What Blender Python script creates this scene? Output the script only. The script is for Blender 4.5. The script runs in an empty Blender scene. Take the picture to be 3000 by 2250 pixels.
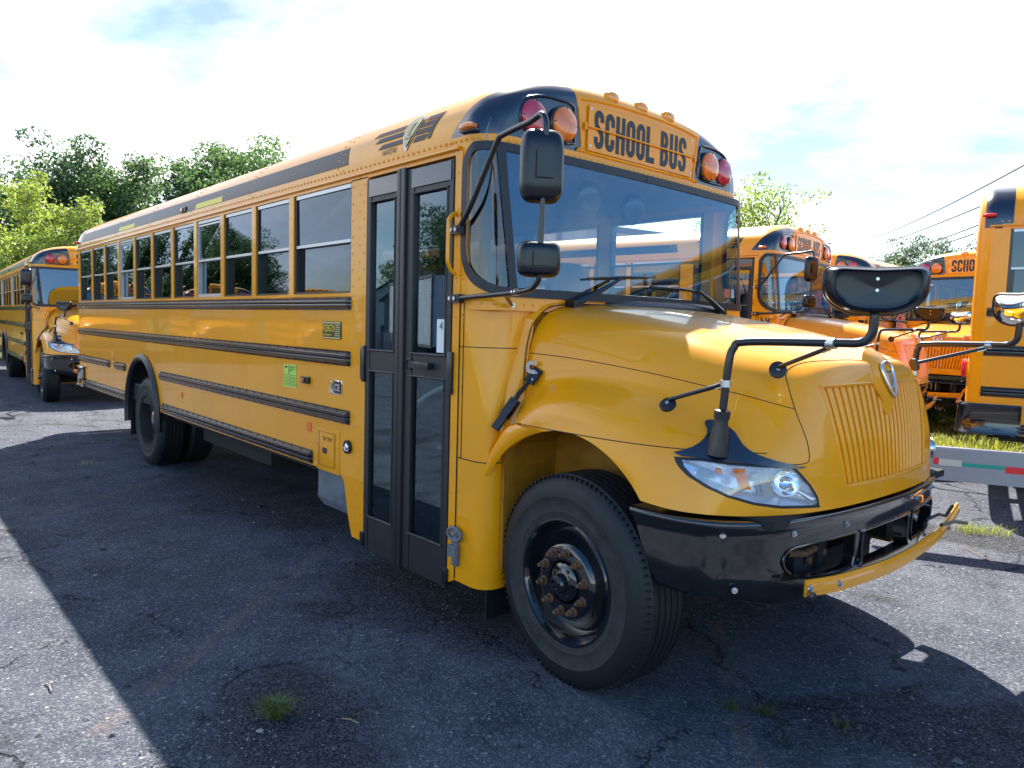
import bpy, bmesh, math, random
import numpy as np
from mathutils import Vector, Matrix, noise
R = math.radians
PI = math.pi
S = bpy.context.scene
C = S.collection
# ------------------------------------------------------------------ camera
cam_d = bpy.data.cameras.new("Camera"); cam = bpy.data.objects.new("Camera", cam_d); C.objects.link(cam)
S.camera = cam
cam_d.sensor_width = 36.0; cam_d.lens = 2138.52/3000*36; cam_d.clip_start = .05; cam_d.clip_end = 2000
CP = Vector((3.9308, -3.6112, 1.709)); yaw, pit, rol = 2.4127, -.0794, .0281
_d = Vector((math.cos(yaw)*math.cos(pit), math.sin(yaw)*math.cos(pit), math.sin(pit)))
_r = _d.cross(Vector((0, 0, 1))).normalized(); _u = _r.cross(_d)
_r2 = _r*math.cos(rol)+_u*math.sin(rol); _u2 = -_r*math.sin(rol)+_u*math.cos(rol)
M = Matrix(((_r2.x, _u2.x, -_d.x, CP.x), (_r2.y, _u2.y, -_d.y, CP.y), (_r2.z, _u2.z, -_d.z, CP.z), (0, 0, 0, 1)))
cam.matrix_world = M
S.render.resolution_x = 1024; S.render.resolution_y = 768
# ------------------------------------------------------------------ sun, sky, exposure
SA, SB = .66, .572                       # towards the sun: (-SA, SB, 1)
sd = Vector((-SA, SB, 1)).normalized()
elev = math.asin(sd.z); azim = math.atan2(sd.x, sd.y)      # azimuth from +Y towards +X
sun_d = bpy.data.lights.new("sun", 'SUN'); sun_d.energy = 5.0; sun_d.angle = R(.53); sun_d.color = (1, .955, .88)
sun = bpy.data.objects.new("sun", sun_d); C.objects.link(sun)
sun.rotation_euler = sd.to_track_quat('Z', 'Y').to_euler()
W = bpy.data.worlds.new("World"); S.world = W; W.use_nodes = True
nt = W.node_tree; nt.nodes.clear()
def N(t, typ, **k):
    n = t.nodes.new(typ)
    for a, b in k.items():
        if a == 'inp':
            for i, v in b.items(): n.inputs[i].default_value = v
        else: setattr(n, a, b)
    return n
out = N(nt, 'ShaderNodeOutputWorld'); bg = N(nt, 'ShaderNodeBackground', inp={'Strength': .115})
sky = N(nt, 'ShaderNodeTexSky', sky_type='NISHITA', sun_disc=False, sun_elevation=elev, sun_rotation=azim,
        air_density=1.1, dust_density=1.0, ozone_density=1.4)
tc = N(nt, 'ShaderNodeTexCoord'); sep = N(nt, 'ShaderNodeSeparateXYZ'); nt.links.new(tc.outputs['Generated'], sep.inputs[0])
def Mth(t, op, a, b=None, c=None, clamp=False):
    n = t.nodes.new('ShaderNodeMath'); n.operation = op; n.use_clamp = clamp
    for i, v in enumerate((a, b, c)):
        if v is None: continue
        if isinstance(v, (int, float)): n.inputs[i].default_value = v
        else: t.links.new(v, n.inputs[i])
    return n.outputs[0]
zz = Mth(nt, 'ADD', Mth(nt, 'MAXIMUM', sep.outputs[2], 0), .16)
cx = Mth(nt, 'DIVIDE', sep.outputs[0], zz); cy = Mth(nt, 'DIVIDE', sep.outputs[1], zz)
cmb = N(nt, 'ShaderNodeCombineXYZ'); nt.links.new(cx, cmb.inputs[0]); nt.links.new(cy, cmb.inputs[1]); cmb.inputs[2].default_value = 9.4
nz = N(nt, 'ShaderNodeTexNoise', inp={'Scale': .62, 'Detail': 8.0, 'Roughness': .58, 'Distortion': .35}); nt.links.new(cmb.outputs[0], nz.inputs['Vector'])
dot = N(nt, 'ShaderNodeVectorMath', operation='DOT_PRODUCT'); nt.links.new(tc.outputs['Generated'], dot.inputs[0]); dot.inputs[1].default_value = sd
near = Mth(nt, 'MULTIPLY_ADD', dot.outputs['Value'], .5, .5)             # 1 at the sun
thr = Mth(nt, 'MULTIPLY_ADD', Mth(nt, 'POWER', near, 2.0), -.185, Mth(nt, 'MULTIPLY_ADD', sep.outputs[2], .30, .455))
cl = Mth(nt, 'MULTIPLY', Mth(nt, 'SUBTRACT', nz.outputs[0], thr), 5.5, clamp=True)
cb = Mth(nt, 'ADD', Mth(nt, 'MULTIPLY', Mth(nt, 'POWER', near, 3.0), 2.6), 5.2)
nz2 = N(nt, 'ShaderNodeTexNoise', inp={'Scale': 1.7, 'Detail': 6.0, 'Roughness': .6}); nt.links.new(cmb.outputs[0], nz2.inputs['Vector'])
cb2 = Mth(nt, 'MULTIPLY', cb, Mth(nt, 'MULTIPLY_ADD', nz2.outputs[0], .9, .55))
ccol = N(nt, 'ShaderNodeMix', data_type='RGBA', blend_type='MULTIPLY'); ccol.inputs[0].default_value = 1
cmx = N(nt, 'ShaderNodeMix', data_type='RGBA'); nt.links.new(Mth(nt, 'POWER', near, 2.0), cmx.inputs[0]); cmx.inputs[6].default_value = (.86, .92, 1.05, 1); cmx.inputs[7].default_value = (1, .99, 1, 1); nt.links.new(cmx.outputs[2], ccol.inputs[6])
cc3 = N(nt, 'ShaderNodeCombineXYZ'); [nt.links.new(cb2, cc3.inputs[i]) for i in range(3)]
nt.links.new(cc3.outputs[0], ccol.inputs[7])
mixs = N(nt, 'ShaderNodeMix', data_type='RGBA'); nt.links.new(cl, mixs.inputs[0]); hsv = N(nt, 'ShaderNodeHueSaturation', inp={'Saturation': 1.3, 'Value': 1.45}); nt.links.new(sky.outputs[0], hsv.inputs['Color']); nt.links.new(Mth(nt, 'MULTIPLY_ADD', Mth(nt, 'POWER', near, 2.0), -1.12, 1.45), hsv.inputs['Value']); nt.links.new(hsv.outputs[0], mixs.inputs[6]); nt.links.new(ccol.outputs[2], mixs.inputs[7])
nt.links.new(mixs.outputs[2], bg.inputs[0]); nt.links.new(bg.outputs[0], out.inputs[0])
S.view_settings.view_transform = 'Standard'; S.view_settings.look = 'None'; S.view_settings.gamma = 1
S.view_settings.exposure = 1.5
S.render.engine = 'CYCLES'
try:
    S.cycles.transparent_max_bounces = 24; S.cycles.max_bounces = 8
except Exception: pass
# ------------------------------------------------------------------ materials
def mat(name, col, rough=.5, metal=0, coat=0, bump=None, var=None, emit=None, spec=None, wave=None, trans=0):
    m = bpy.data.materials.new(name); m.use_nodes = True; t = m.node_tree; b = t.nodes['Principled BSDF']
    b.inputs['Base Color'].default_value = (*col, 1); b.inputs['Roughness'].default_value = rough; b.inputs['Metallic'].default_value = metal
    b.inputs['Coat Weight'].default_value = coat; b.inputs['Coat Roughness'].default_value = .03
    if spec is not None: b.inputs['Specular IOR Level'].default_value = spec
    if emit: b.inputs['Emission Color'].default_value = (*emit[0], 1); b.inputs['Emission Strength'].default_value = emit[1]
    co = N(t, 'ShaderNodeTexCoord').outputs['Object']
    if var:   # (scale, amount) colour mottling
        n = N(t, 'ShaderNodeTexNoise', inp={'Scale': var[0], 'Detail': 6.0, 'Roughness': .62}); t.links.new(co, n.inputs[0])
        mx = N(t, 'ShaderNodeMix', data_type='RGBA'); c2 = var[2] if len(var) > 2 else tuple(c*(1-var[1]) for c in col)
        mx.inputs[6].default_value = (*col, 1); mx.inputs[7].default_value = (*c2, 1)
        f = Mth(t, 'MULTIPLY', Mth(t, 'SUBTRACT', n.outputs[0], .42), 4, clamp=True)
        t.links.new(f, mx.inputs[0]); t.links.new(mx.outputs[2], b.inputs['Base Color'])
        rr = Mth(t, 'MULTIPLY_ADD', n.outputs[0], .12, rough-.06); t.links.new(rr, b.inputs['Roughness'])
    prev = None
    for sc, st, dd in ([(bump[0], bump[1], .002)] if bump else [])+([(wave[0], wave[1], .02)] if wave else []):
        n = N(t, 'ShaderNodeTexNoise', inp={'Scale': sc, 'Detail': 3.0 if dd < .01 else 1.0}); t.links.new(co, n.inputs[0])
        bp = N(t, 'ShaderNodeBump', inp={'Strength': st, 'Distance': dd}); t.links.new(n.outputs[0], bp.inputs['Height'])
        if prev: t.links.new(prev.outputs[0], bp.inputs['Normal'])
        prev = bp
    if prev:
        t.links.new(prev.outputs[0], b.inputs['Normal'])
    return m
def glass(name, tint, refl=1.0, base=.06, rough=0.0, gc=(1, 1, 1)):
    m = bpy.data.materials.new(name); m.use_nodes = True; t = m.node_tree; t.nodes.clear()
    o = N(t, 'ShaderNodeOutputMaterial'); tr = N(t, 'ShaderNodeBsdfTransparent'); tr.inputs[0].default_value = (*tint, 1)
    g = N(t, 'ShaderNodeBsdfGlossy', inp={'Roughness': rough}); g.inputs[0].default_value = (*gc, 1)
    lw = N(t, 'ShaderNodeLayerWeight', inp={'Blend': .5}); f = Mth(t, 'MULTIPLY_ADD', Mth(t, 'POWER', lw.outputs['Facing'], 4.0), .9*refl, base, clamp=True)
    mx = N(t, 'ShaderNodeMixShader'); t.links.new(f, mx.inputs[0]); t.links.new(tr.outputs[0], mx.inputs[1]); t.links.new(g.outputs[0], mx.inputs[2]); t.links.new(mx.outputs[0], o.inputs[0])
    return m
YEL = (.96, .353, .002)
m_yel = mat('yellow_paint', YEL, .32, coat=.55, spec=.25, wave=(1.6, .10), var=(2.5, .07))
m_yelp = mat('yellow_panel_paint', YEL, .34, coat=.6, spec=.25, wave=(1.5, .34), var=(1.5, .08))
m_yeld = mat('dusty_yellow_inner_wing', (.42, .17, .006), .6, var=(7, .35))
m_blk = mat('black_gloss_paint', (.008, .011, .022), .22, coat=1)
m_strp = mat('roof_stripe_black', (.007, .010, .022), .38, coat=.12, spec=.25)
m_blkp = mat('black_plastic', (.009, .011, .016), .30, coat=.25)
m_blkb = mat('black_bumper_paint', (.010, .010, .012), .15, coat=1, wave=(3, .06))
m_rub = mat('black_rubber', (.010, .010, .013), .42)
m_rail = mat('rub_rail_black', (.010, .011, .015), .2, coat=.35)
m_door = mat('door_frame_dark', (.022, .019, .022), .42, bump=(300, .2))
m_chr = mat('chrome', (.78, .79, .82), .06, metal=1)
m_alu = mat('aluminium', (.55, .56, .58), .35, metal=.8)
m_zinc = mat('zinc_steel', (.62, .63, .64), .3, metal=.9)
m_red = mat('red_lens', (.50, .012, .045), .12, coat=1, bump=(60, .5), var=(14, .3))
m_amb = mat('amber_lens', (.85, .20, .012), .12, coat=1, bump=(60, .5), var=(14, .3))
m_amb2 = mat('orange_marker_lens', (.95, .33, .02), .15, coat=1)
m_wht = mat('white_paint', (.78, .78, .76), .5)
m_txt = mat('black_lettering', (.012, .012, .016), .4)
m_gold = mat('pale_gold', (.72, .55, .18), .35)
m_tyre = mat('tyre_rubber', (.008, .009, .012), .6, bump=(60, .3), var=(9, .3))
m_tdust = mat('dusty_tyre_sidewall', (.032, .030, .030), .8, var=(10, .4))
m_rim = mat('black_rim_paint', (.007, .008, .012), .14, coat=1)
m_rust = mat('rusty_steel', (.16, .075, .035), .8, bump=(150, .8), var=(40, .5))
m_seat = mat('seat_vinyl', (.045, .055, .075), .6)
m_int = mat('interior_panel', (.40, .42, .43), .6)
m_dark = mat('dark_interior', (.012, .012, .014), .8)
m_und = mat('underbody_black', (.012, .011, .011), .8, bump=(40, .5))
m_hlr = mat('headlight_reflector', (.84, .86, .90), .16, metal=.6, bump=(26, 1.0))
m_blkh = mat('mirror_shell_black', (.004, .006, .012), .27)
m_lbl = mat('lime_label', (.50, .72, .10), .5)
m_org = mat('orange_reflector', (.95, .17, .03), .4)
m_redr = mat('red_reflector', (.75, .015, .02), .4)
m_ylab = mat('bright_yellow_marking', (.92, .66, .01), .4)
m_grey = mat('grey_steel_box', (.16, .17, .19), .5, var=(8, .3))
m_step = mat('step_nosing', (.75, .86, .84), .5)
m_glw = glass('windshield_glass', (.80, .91, .95), 1.0, .15, gc=(.50, .76, 1))  # blue of the reflected sky is put into the gloss colour
m_glq = glass('quarter_glass', (.45, .52, .55), 1.0, .09)
m_gls = glass('tinted_window_glass', (.05, .055, .06), 1.0, .09, gc=(.66, .80, 1))  # gloss tinted blue in place of a bluer reflected sky
m_gld = glass('door_glass', (.70, .78, .80), 1.0, .14, gc=(.60, .82, 1))  # sky blue painted into the reflection tint here too
m_glc = glass('clear_window_glass', (.86, .93, .94), 1.0, .05)
m_glh = glass('headlight_lens_glass', (.96, .98, 1), 1.0, .10)
# ------------------------------------------------------------------ mesh builder
class MB:
    def __init__(s): s.v = []; s.f = []; s.m = []; s.mats = []
    def mi(s, m):
        if m not in s.mats: s.mats.append(m)
        return s.mats.index(m)
    def poly(s, pts, m):
        n = len(s.v); s.v += [tuple(p) for p in pts]; s.f.append(tuple(range(n, n+len(pts)))); s.m.append(s.mi(m)); return s
    def mesh(s, vs, fs, m):
        n = len(s.v); s.v += [tuple(p) for p in vs]; k = s.mi(m)
        for f in fs: s.f.append(tuple(i+n for i in f)); s.m.append(k)
        return s
    def box(s, x0, x1, y0, y1, z0, z1, m):
        x0, x1 = min(x0, x1), max(x0, x1); y0, y1 = min(y0, y1), max(y0, y1); z0, z1 = min(z0, z1), max(z0, z1)
        v = [(x, y, z) for x in (x0, x1) for y in (y0, y1) for z in (z0, z1)]
        return s.mesh(v, [(0, 1, 3, 2), (4, 6, 7, 5), (0, 4, 5, 1), (2, 3, 7, 6), (0, 2, 6, 4), (1, 5, 7, 3)], m)
    def obox(s, c, ax, hs, m):      # oriented box: centre, 3 axes, half sizes
        c = Vector(c); A = [Vector(a).normalized()*h for a, h in zip(ax, hs)]
        v = [c+A[0]*i+A[1]*j+A[2]*k for i in (-1, 1) for j in (-1, 1) for k in (-1, 1)]
        return s.mesh(v, [(0, 1, 3, 2), (4, 6, 7, 5), (0, 4, 5, 1), (2, 3, 7, 6), (0, 2, 6, 4), (1, 5, 7, 3)], m)
    def grid(s, fn, nu, nv, m, cu=False, cv=False):
        U = nu if cu else nu+1; V = nv if cv else nv+1
        vs = [fn(i/nu, j/nv) for i in range(U) for j in range(V)]
        fs = [((i % U)*V+j % V, ((i+1) % U)*V+j % V, ((i+1) % U)*V+(j+1) % V, (i % U)*V+(j+1) % V) for i in range(nu) for j in range(nv)]
        return s.mesh(vs, fs, m)
    def tube(s, pts, r, m, n=10, rs=None, cap=True, closed=False):
        P = [Vector(p) for p in pts]; L = len(P); vs = []; fs = []; up = None
        for i, p in enumerate(P):
            if closed: t = (P[(i+1) % L]-P[i-1]).normalized()
            else: t = (P[min(i+1, L-1)]-P[max(i-1, 0)]).normalized()
            if up is None: up = t.orthogonal().normalized()
            up = (up-t*up.dot(t)).normalized(); w = t.cross(up); rr = rs[i] if rs else r
            vs += [p+(up*math.cos(2*PI*k/n)+w*math.sin(2*PI*k/n))*rr for k in range(n)]
        for i in range(L if closed else L-1):
            a = i*n; b = ((i+1) % L)*n
            fs += [(a+k, a+(k+1) % n, b+(k+1) % n, b+k) for k in range(n)]
        if cap and not closed: fs += [tuple(range(n))[::-1], tuple((L-1)*n+k for k in range(n))]
        return s.mesh(vs, fs, m)
    def lathe(s, prof, o, ax, m, n=32, mats=None):   # prof: (r, h) along axis
        o = Vector(o); ax = Vector(ax).normalized(); a = ax.orthogonal().normalized(); b = ax.cross(a)
        if abs(ax.y) > .9: a = Vector((1, 0, 0)); b = Vector((0, 0, 1))
        vs = [o+ax*h+(a*math.cos(2*PI*k/n)+b*math.sin(2*PI*k/n))*r for r, h in prof for k in range(n)]
        for i in range(len(prof)-1):
            s.mesh(vs[i*n:(i+2)*n], [(k, (k+1) % n, n+(k+1) % n, n+k) for k in range(n)], mats[i] if mats else m)
        return s
    def disc(s, o, ax, r, m, n=24):
        o = Vector(o); ax = Vector(ax).normalized(); a = ax.orthogonal().normalized(); b = ax.cross(a)
        return s.poly([o+(a*math.cos(2*PI*k/n)+b*math.sin(2*PI*k/n))*r for k in range(n)], m)
    def cyl(s, o, ax, r, h, m, n=16, dome=0):
        pr = [(1e-5, 0), (r, 0), (r, h)]
        if dome: pr += [(r*math.cos(t), h+dome*math.sin(t)) for t in (.4, .8, 1.2, 1.55)]
        else: pr += [(1e-5, h)]
        return s.lathe(pr, o, ax, m, n)
    def extr(s, pts, vec, m, side=None):      # prism of a planar polygon
        vec = Vector(vec); n = len(pts); P = [Vector(p) for p in pts]
        s.poly(P, m); s.poly([p+vec for p in P][::-1], m)
        for i in range(n): s.poly([P[i], P[(i+1) % n], P[(i+1) % n]+vec, P[i]+vec], side or m)
        return s
    def sph(s, c, rad, m, nu=16, nv=10, e=1.0):  # superellipsoid
        c = Vector(c); sg = lambda a: (abs(a)**e)*(1 if a >= 0 else -1)
        def fn(u, v):
            a = 2*PI*u; b = PI*(v-.5)*.9999
            return (c.x+rad[0]*sg(math.cos(b))*sg(math.cos(a)), c.y+rad[1]*sg(math.cos(b))*sg(math.sin(a)), c.z+rad[2]*sg(math.sin(b)))
        return s.grid(fn, nu, nv, m, cu=True)
    def xf(s, M):
        s.v = [tuple(M @ Vector(p)) for p in s.v]; return s
    def mirror(s):       # add the copy mirrored in y
        n = len(s.v); s.v += [(x, -y, z) for x, y, z in s.v]; s.f += [tuple(i+n for i in f[::-1]) for f in s.f]; s.m += list(s.m); return s
    def flipy(s):
        s.v = [(x, -y, z) for x, y, z in s.v]; s.f = [f[::-1] for f in s.f]; return s
    def build(s, name, parent=None, smooth=35, weld=True, bevel=0, label=None):
        me = bpy.data.meshes.new(name); bm = bmesh.new()
        vv = [bm.verts.new(p) for p in s.v]
        for f, k in zip(s.f, s.m):
            if len(set(f)) < 3: continue
            try: q = bm.faces.new([vv[i] for i in f]); q.material_index = k
            except ValueError: pass
        if weld: bmesh.ops.remove_doubles(bm, verts=bm.verts, dist=2e-4)
        bmesh.ops.dissolve_degenerate(bm, edges=bm.edges, dist=1e-5)
        bmesh.ops.recalc_face_normals(bm, faces=bm.faces)
        if bevel:
            ed = [e for e in bm.edges if len(e.link_faces) == 2 and e.calc_face_angle(0) > .6]
            bmesh.ops.bevel(bm, geom=ed, offset=bevel, segments=2, profile=.6, affect='EDGES', clamp_overlap=True)
        bm.to_mesh(me); bm.free()
        for m in s.mats: me.materials.append(m)
        if smooth:
            me.polygons.foreach_set('use_smooth', [True]*len(me.polygons)); me.set_sharp_from_angle(angle=R(smooth))
        o = bpy.data.objects.new(name, me); C.objects.link(o)
        if parent: o.parent = parent
        if label: o['label'] = label
        return o
def empty(name, loc=(0, 0, 0), rz=0):
    o = bpy.data.objects.new(name, None); C.objects.link(o); o.location = loc; o.rotation_euler = (0, 0, rz); o.empty_display_size = .3; return o
def tag(o, label=None, cat=None, group=None, kind=None):
    for k, v in (('label', label), ('category', cat), ('group', group), ('kind', kind)):
        if v: o[k] = v
    return o
def copy_tree(o, parent=None, skip=(), mp=None):
    c = o.copy(); C.objects.link(c)
    if parent:
        c.parent = parent
    for ch in list(o.children):
        if ch.name.split('.')[0] not in skip: copy_tree(ch, c, skip)
    return c
# clipping of polygons carrying a parameter pair: pt = (Vector3, a, b)
def clip(poly, g):
    out = []; n = len(poly); gv = [g(*p) for p in poly]
    for i in range(n):
        a, b = poly[i], poly[(i+1) % n]; ga, gb = gv[i], gv[(i+1) % n]
        if ga >= 0: out.append(a)
        if (ga >= 0) != (gb >= 0):
            t = ga/(ga-gb); out.append((a[0].lerp(b[0], t), a[1]+(b[1]-a[1])*t, a[2]+(b[2]-a[2])*t))
    return out if len(out) >= 3 else None
def clips(polys, g): return [q for q in (clip(p, g) for p in polys) if q]
def neg(g): return lambda *a: -g(*a)
def addp(mb, polys, m):
    for p in polys: mb.poly([q[0] for q in p], m)
def pgrid(fn, a0, a1, na, b0, b1, nb):
    P = [[(Vector(fn(a0+(a1-a0)*i/na, b0+(b1-b0)*j/nb)), a0+(a1-a0)*i/na, b0+(b1-b0)*j/nb) for j in range(nb+1)] for i in range(na+1)]
    return [[P[i][j], P[i+1][j], P[i+1][j+1], P[i][j+1]] for i in range(na) for j in range(nb)]
def sdpoly(pg):
    def g(x, y):
        d = 1e9; ins = False; n = len(pg)
        for i in range(n):
            ax, ay = pg[i]; bx, by = pg[(i+1) % n]; ex, ey = bx-ax, by-ay; L = ex*ex+ey*ey or 1e-9
            t = max(0, min(1, ((x-ax)*ex+(y-ay)*ey)/L)); d = min(d, math.hypot(x-ax-ex*t, y-ay-ey*t))
            if (ay > y) != (by > y) and x < (bx-ax)*(y-ay)/(by-ay)+ax: ins = not ins
        return d if ins else -d
    return g
def sdrr(x0, x1, y0, y1, rb, rt=None):     # rounded box, positive inside
    rt = rb if rt is None else rt
    def g(x, y):
        cx_, cy_ = (x0+x1)/2, (y0+y1)/2; r = rb if y < cy_ else rt
        qx = abs(x-cx_)-(x1-x0)/2+r; qy = abs(y-cy_)-(y1-y0)/2+r
        return r-math.hypot(max(qx, 0), max(qy, 0))-min(max(qx, qy), 0)
    return g
def cr(P, t):      # catmull-rom through list of tuples, t in [0, n-1]
    n = len(P); i = min(int(t), n-2); f = t-i
    p1, p2 = P[i], P[i+1]; p0 = P[i-1] if i > 0 else [2*a-b for a, b in zip(p1, p2)]; p3 = P[i+2] if i+2 < n else [2*b-a for a, b in zip(p1, p2)]
    return [.5*(2*b+(c-a)*f+(2*a-5*b+4*c-d)*f*f+(3*b-a-3*c+d)*f*f*f) for a, b, c, d in zip(p0, p1, p2, p3)]
def crl(P, k): return [tuple(cr(P, i/k)) for i in range((len(P)-1)*k+1)]
# stroke lettering (condensed gothic), letters in a unit box, centre lines
def arc(cx_, cy_, rx, ry, a0, a1, n=7): return [(cx_+rx*math.cos(R(a0+(a1-a0)*i/n)), cy_+ry*math.sin(R(a0+(a1-a0)*i/n))) for i in range(n+1)]
def letters(w, t):
    h = t/2; a = w/2-h; r = min(a, .24)
    O = arc(a+h, 1-h-r, a, r, 90, 0)+arc(a+h, h+r, a, r, 0, -90)+arc(a+h, h+r, a, r, -90, -180)+arc(a+h, 1-h-r, a, r, 180, 90)
    return {'O': [(O, True)], 'C': [([(2*a+h, .66)]+arc(a+h, 1-h-r, a, r, 0, 180)+arc(a+h, h+r, a, r, 180, 360)+[(2*a+h, .34)], False)],
     'S': [([(2*a+h, .70)]+arc(a+h, 1-h-r, a, r, 0, 180)+[(h, .70), (h+.02, .60), (a+h, .5), (2*a+h-.02, .40), (2*a+h, .32)]+arc(a+h, h+r, a, r, 0, -180)+[(h, .30)], False)],
     'H': [([(h, 0), (h, 1)], False), ([(2*a+h, 0), (2*a+h, 1)], False), ([(h, .5), (2*a+h, .5)], False)],
     'L': [([(h, 1), (h, h), (2*a+t, h)], False)], 'U': [([(h, 1)]+arc(a+h, h+r, a, r, 180, 360)+[(2*a+h, 1)], False)],
     'B': [([(h, 1-h)]+arc(a+h-.02, .76-h/4, a, .24-h*.75, 90, -90)+[(h, .52)], False), ([(h, .52)]+arc(a+h, .26+h/3, a, .26-h*.7, 90, -90)+[(h, h), (h, 1-h)], False), ([(h, 0), (h, 1)], False)],
     'T': [([(0, 1-h), (2*a+t, 1-h)], False), ([(a+h, 0), (a+h, 1)], False)],
     'P': [([(h, 0), (h, 1-h)]+arc(a+h, .74, a, .26-h, 90, -90)+[(h, .48+h)], False)], 'I': [([(h, 0), (h, 1)], False)]}
def ribbon(pts, t, closed):
    n = len(pts); L = []; Rr = []
    for i in range(n):
        a = pts[i-1] if (i > 0 or closed) else pts[i]; b = pts[(i+1) % n] if (i < n-1 or closed) else pts[i]
        dx1, dy1 = pts[i][0]-a[0], pts[i][1]-a[1]; dx2, dy2 = b[0]-pts[i][0], b[1]-pts[i][1]
        l1 = math.hypot(dx1, dy1); l2 = math.hypot(dx2, dy2)
        n1 = (-dy1/l1, dx1/l1) if l1 > 1e-6 else None; n2 = (-dy2/l2, dx2/l2) if l2 > 1e-6 else None
        n1 = n1 or n2; n2 = n2 or n1
        mx, my = n1[0]+n2[0], n1[1]+n2[1]; q = mx*mx+my*my
        k = min(2/q, 1.2) if q > 1e-6 else 1
        L.append((pts[i][0]+mx*k*t/2, pts[i][1]+my*k*t/2)); Rr.append((pts[i][0]-mx*k*t/2, pts[i][1]-my*k*t/2))
    return [[L[i], L[(i+1) % n], Rr[(i+1) % n], Rr[i]] for i in range(n if closed else n-1)]
def write(mb, txt, org, ux, uz, H, m, w=.42, t=.15, gap=.10, space=.3):
    org = Vector(org); ux = Vector(ux); uz = Vector(uz); x = 0; lets = letters(w, t)
    nrm = ux.cross(uz).normalized(); k = 0
    for c in txt:
        if c == ' ': x += space; continue
        for pl, cl_ in lets[c]:
            k += 1
            for q in ribbon(pl, t, cl_): mb.poly([org+ux*((x+a)*H)+uz*(b*H)+nrm*(.00015*(k % 3)) for a, b in q], m)
        x += (t if c == 'I' else w)+gap
    return x*H
def fonttext(name, txt, org, ux, uz, size, m, parent, sx=1.0, off=.0, shear=0, ext=.0015, fn=None):
    cu = bpy.data.curves.new('tmp', 'FONT'); cu.body = txt; cu.size = 1; cu.offset = off; cu.shear = shear; cu.resolution_u = 3
    o = bpy.data.objects.new('tmp', cu); C.objects.link(o); dg = bpy.context.evaluated_depsgraph_get()
    me = bpy.data.meshes.new_from_object(o.evaluated_get(dg)); C.objects.unlink(o); bpy.data.objects.remove(o)
    org = Vector(org or (0, 0, 0)); ux = Vector(ux); uz = Vector(uz)
    for v in me.vertices:
        a, b = v.co.x*sx*size, v.co.y*size
        v.co = fn(a, b) if fn else org+ux*a+uz*b
    me.name = name; me.materials.clear(); me.materials.append(m)
    q = bpy.data.objects.new(name, me); C.objects.link(q); q.parent = parent; return q
# ================================================================== THE SCHOOL BUS (front = +x, door side = -y)
XR, XC = -8.43, .30            # rear end, start of the front cap
HB, ZB = .505, 2.62
def roofsec(t):                # t 0..1 from right eave over the top to the left eave
    a = PI*t; c = math.cos(a); s_ = math.sin(a); e = 2/2.8
    return (-1.22*math.copysign(abs(c)**e, c), ZB+HB*abs(s_)**e)
def roofnrm(t):
    a = roofsec(max(t-.004, 0)); b = roofsec(min(t+.004, 1)); dy, dz = b[0]-a[0], b[1]-a[1]; l = math.hypot(dy, dz); return (-dz/l, dy/l)
def roof_pt(x, arcl, off=.003, side=-1):   # arc length up the roof from z = ZB
    tt = roof_tab(arcl); y, z = roofsec(tt); ny, nz = roofnrm(tt)
    return Vector((x, (y+ny*off)*(1 if side < 0 else -1), z+nz*off))
_tab = [0]; _pp = roofsec(0)
for i in range(1, 401):
    q = roofsec(i/800); _tab.append(_tab[-1]+math.hypot(q[0]-_pp[0], q[1]-_pp[1])); _pp = q
def roof_tab(a):
    return float(np.interp(a, _tab, [i/800 for i in range(401)]))
PLAN = [(.78, 1.22), (.86, 1.22), (.92, 1.217), (.97, 1.202), (1.01, 1.172), (1.035, 1.12), (1.05, 1.02), (1.062, .85), (1.073, .6), (1.082, .3), (1.085, 0)]
_pl = crl(PLAN, 6); _ps = [0]
for a, b in zip(_pl, _pl[1:]): _ps.append(_ps[-1]+math.hypot(a[0]-b[0], a[1]-b[1]))
SL = _ps[-1]
def front_pt(s_, z, off=0):    # s in [0, 2 SL], right side to left side
    q = min(s_, 2*SL-s_); x = float(np.interp(q, _ps, [p[0] for p in _pl])); y = float(np.interp(q, _ps, [p[1] for p in _pl]))
    x2 = float(np.interp(q+.01, _ps, [p[0] for p in _pl])); y2 = float(np.interp(q+.01, _ps, [p[1] for p in _pl]))
    l = math.hypot(x2-x, y2-y) or 1; nx, ny = (-(y2-y)/l, (x2-x)/l); w = min(max((x-.86)/.16, 0), 1)
    x += (2.26-z)*.074*w*w*(3-2*w); x += nx*off; y += ny*off
    return Vector((x, -y if s_ < SL else y, z))
def s_at_y(y): return float(np.interp(-y, [-p[1] for p in _pl], _ps))
def s_at_x(x):
    return float(np.interp(x, [p[0] for p in _pl], _ps))
WIN0, PITCH = -1.227, .69
def rivet(mb, p, n, r=.0065, m=None):
    p = Vector(p); n = Vector(n).normalized(); a = n.orthogonal().normalized(); b = n.cross(a); k = 6
    vs = [p+(a*math.cos(2*PI*i/k)+b*math.sin(2*PI*i/k))*r for i in range(k)]+[p+n*r*.45+(a*math.cos(2*PI*i/k)+b*math.sin(2*PI*i/k))*r*.6 for i in range(k)]
    mb.mesh(vs, [(i, (i+1) % k, k+(i+1) % k, k+i) for i in range(k)]+[tuple(range(k, 2*k))], m or m_yel)
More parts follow.
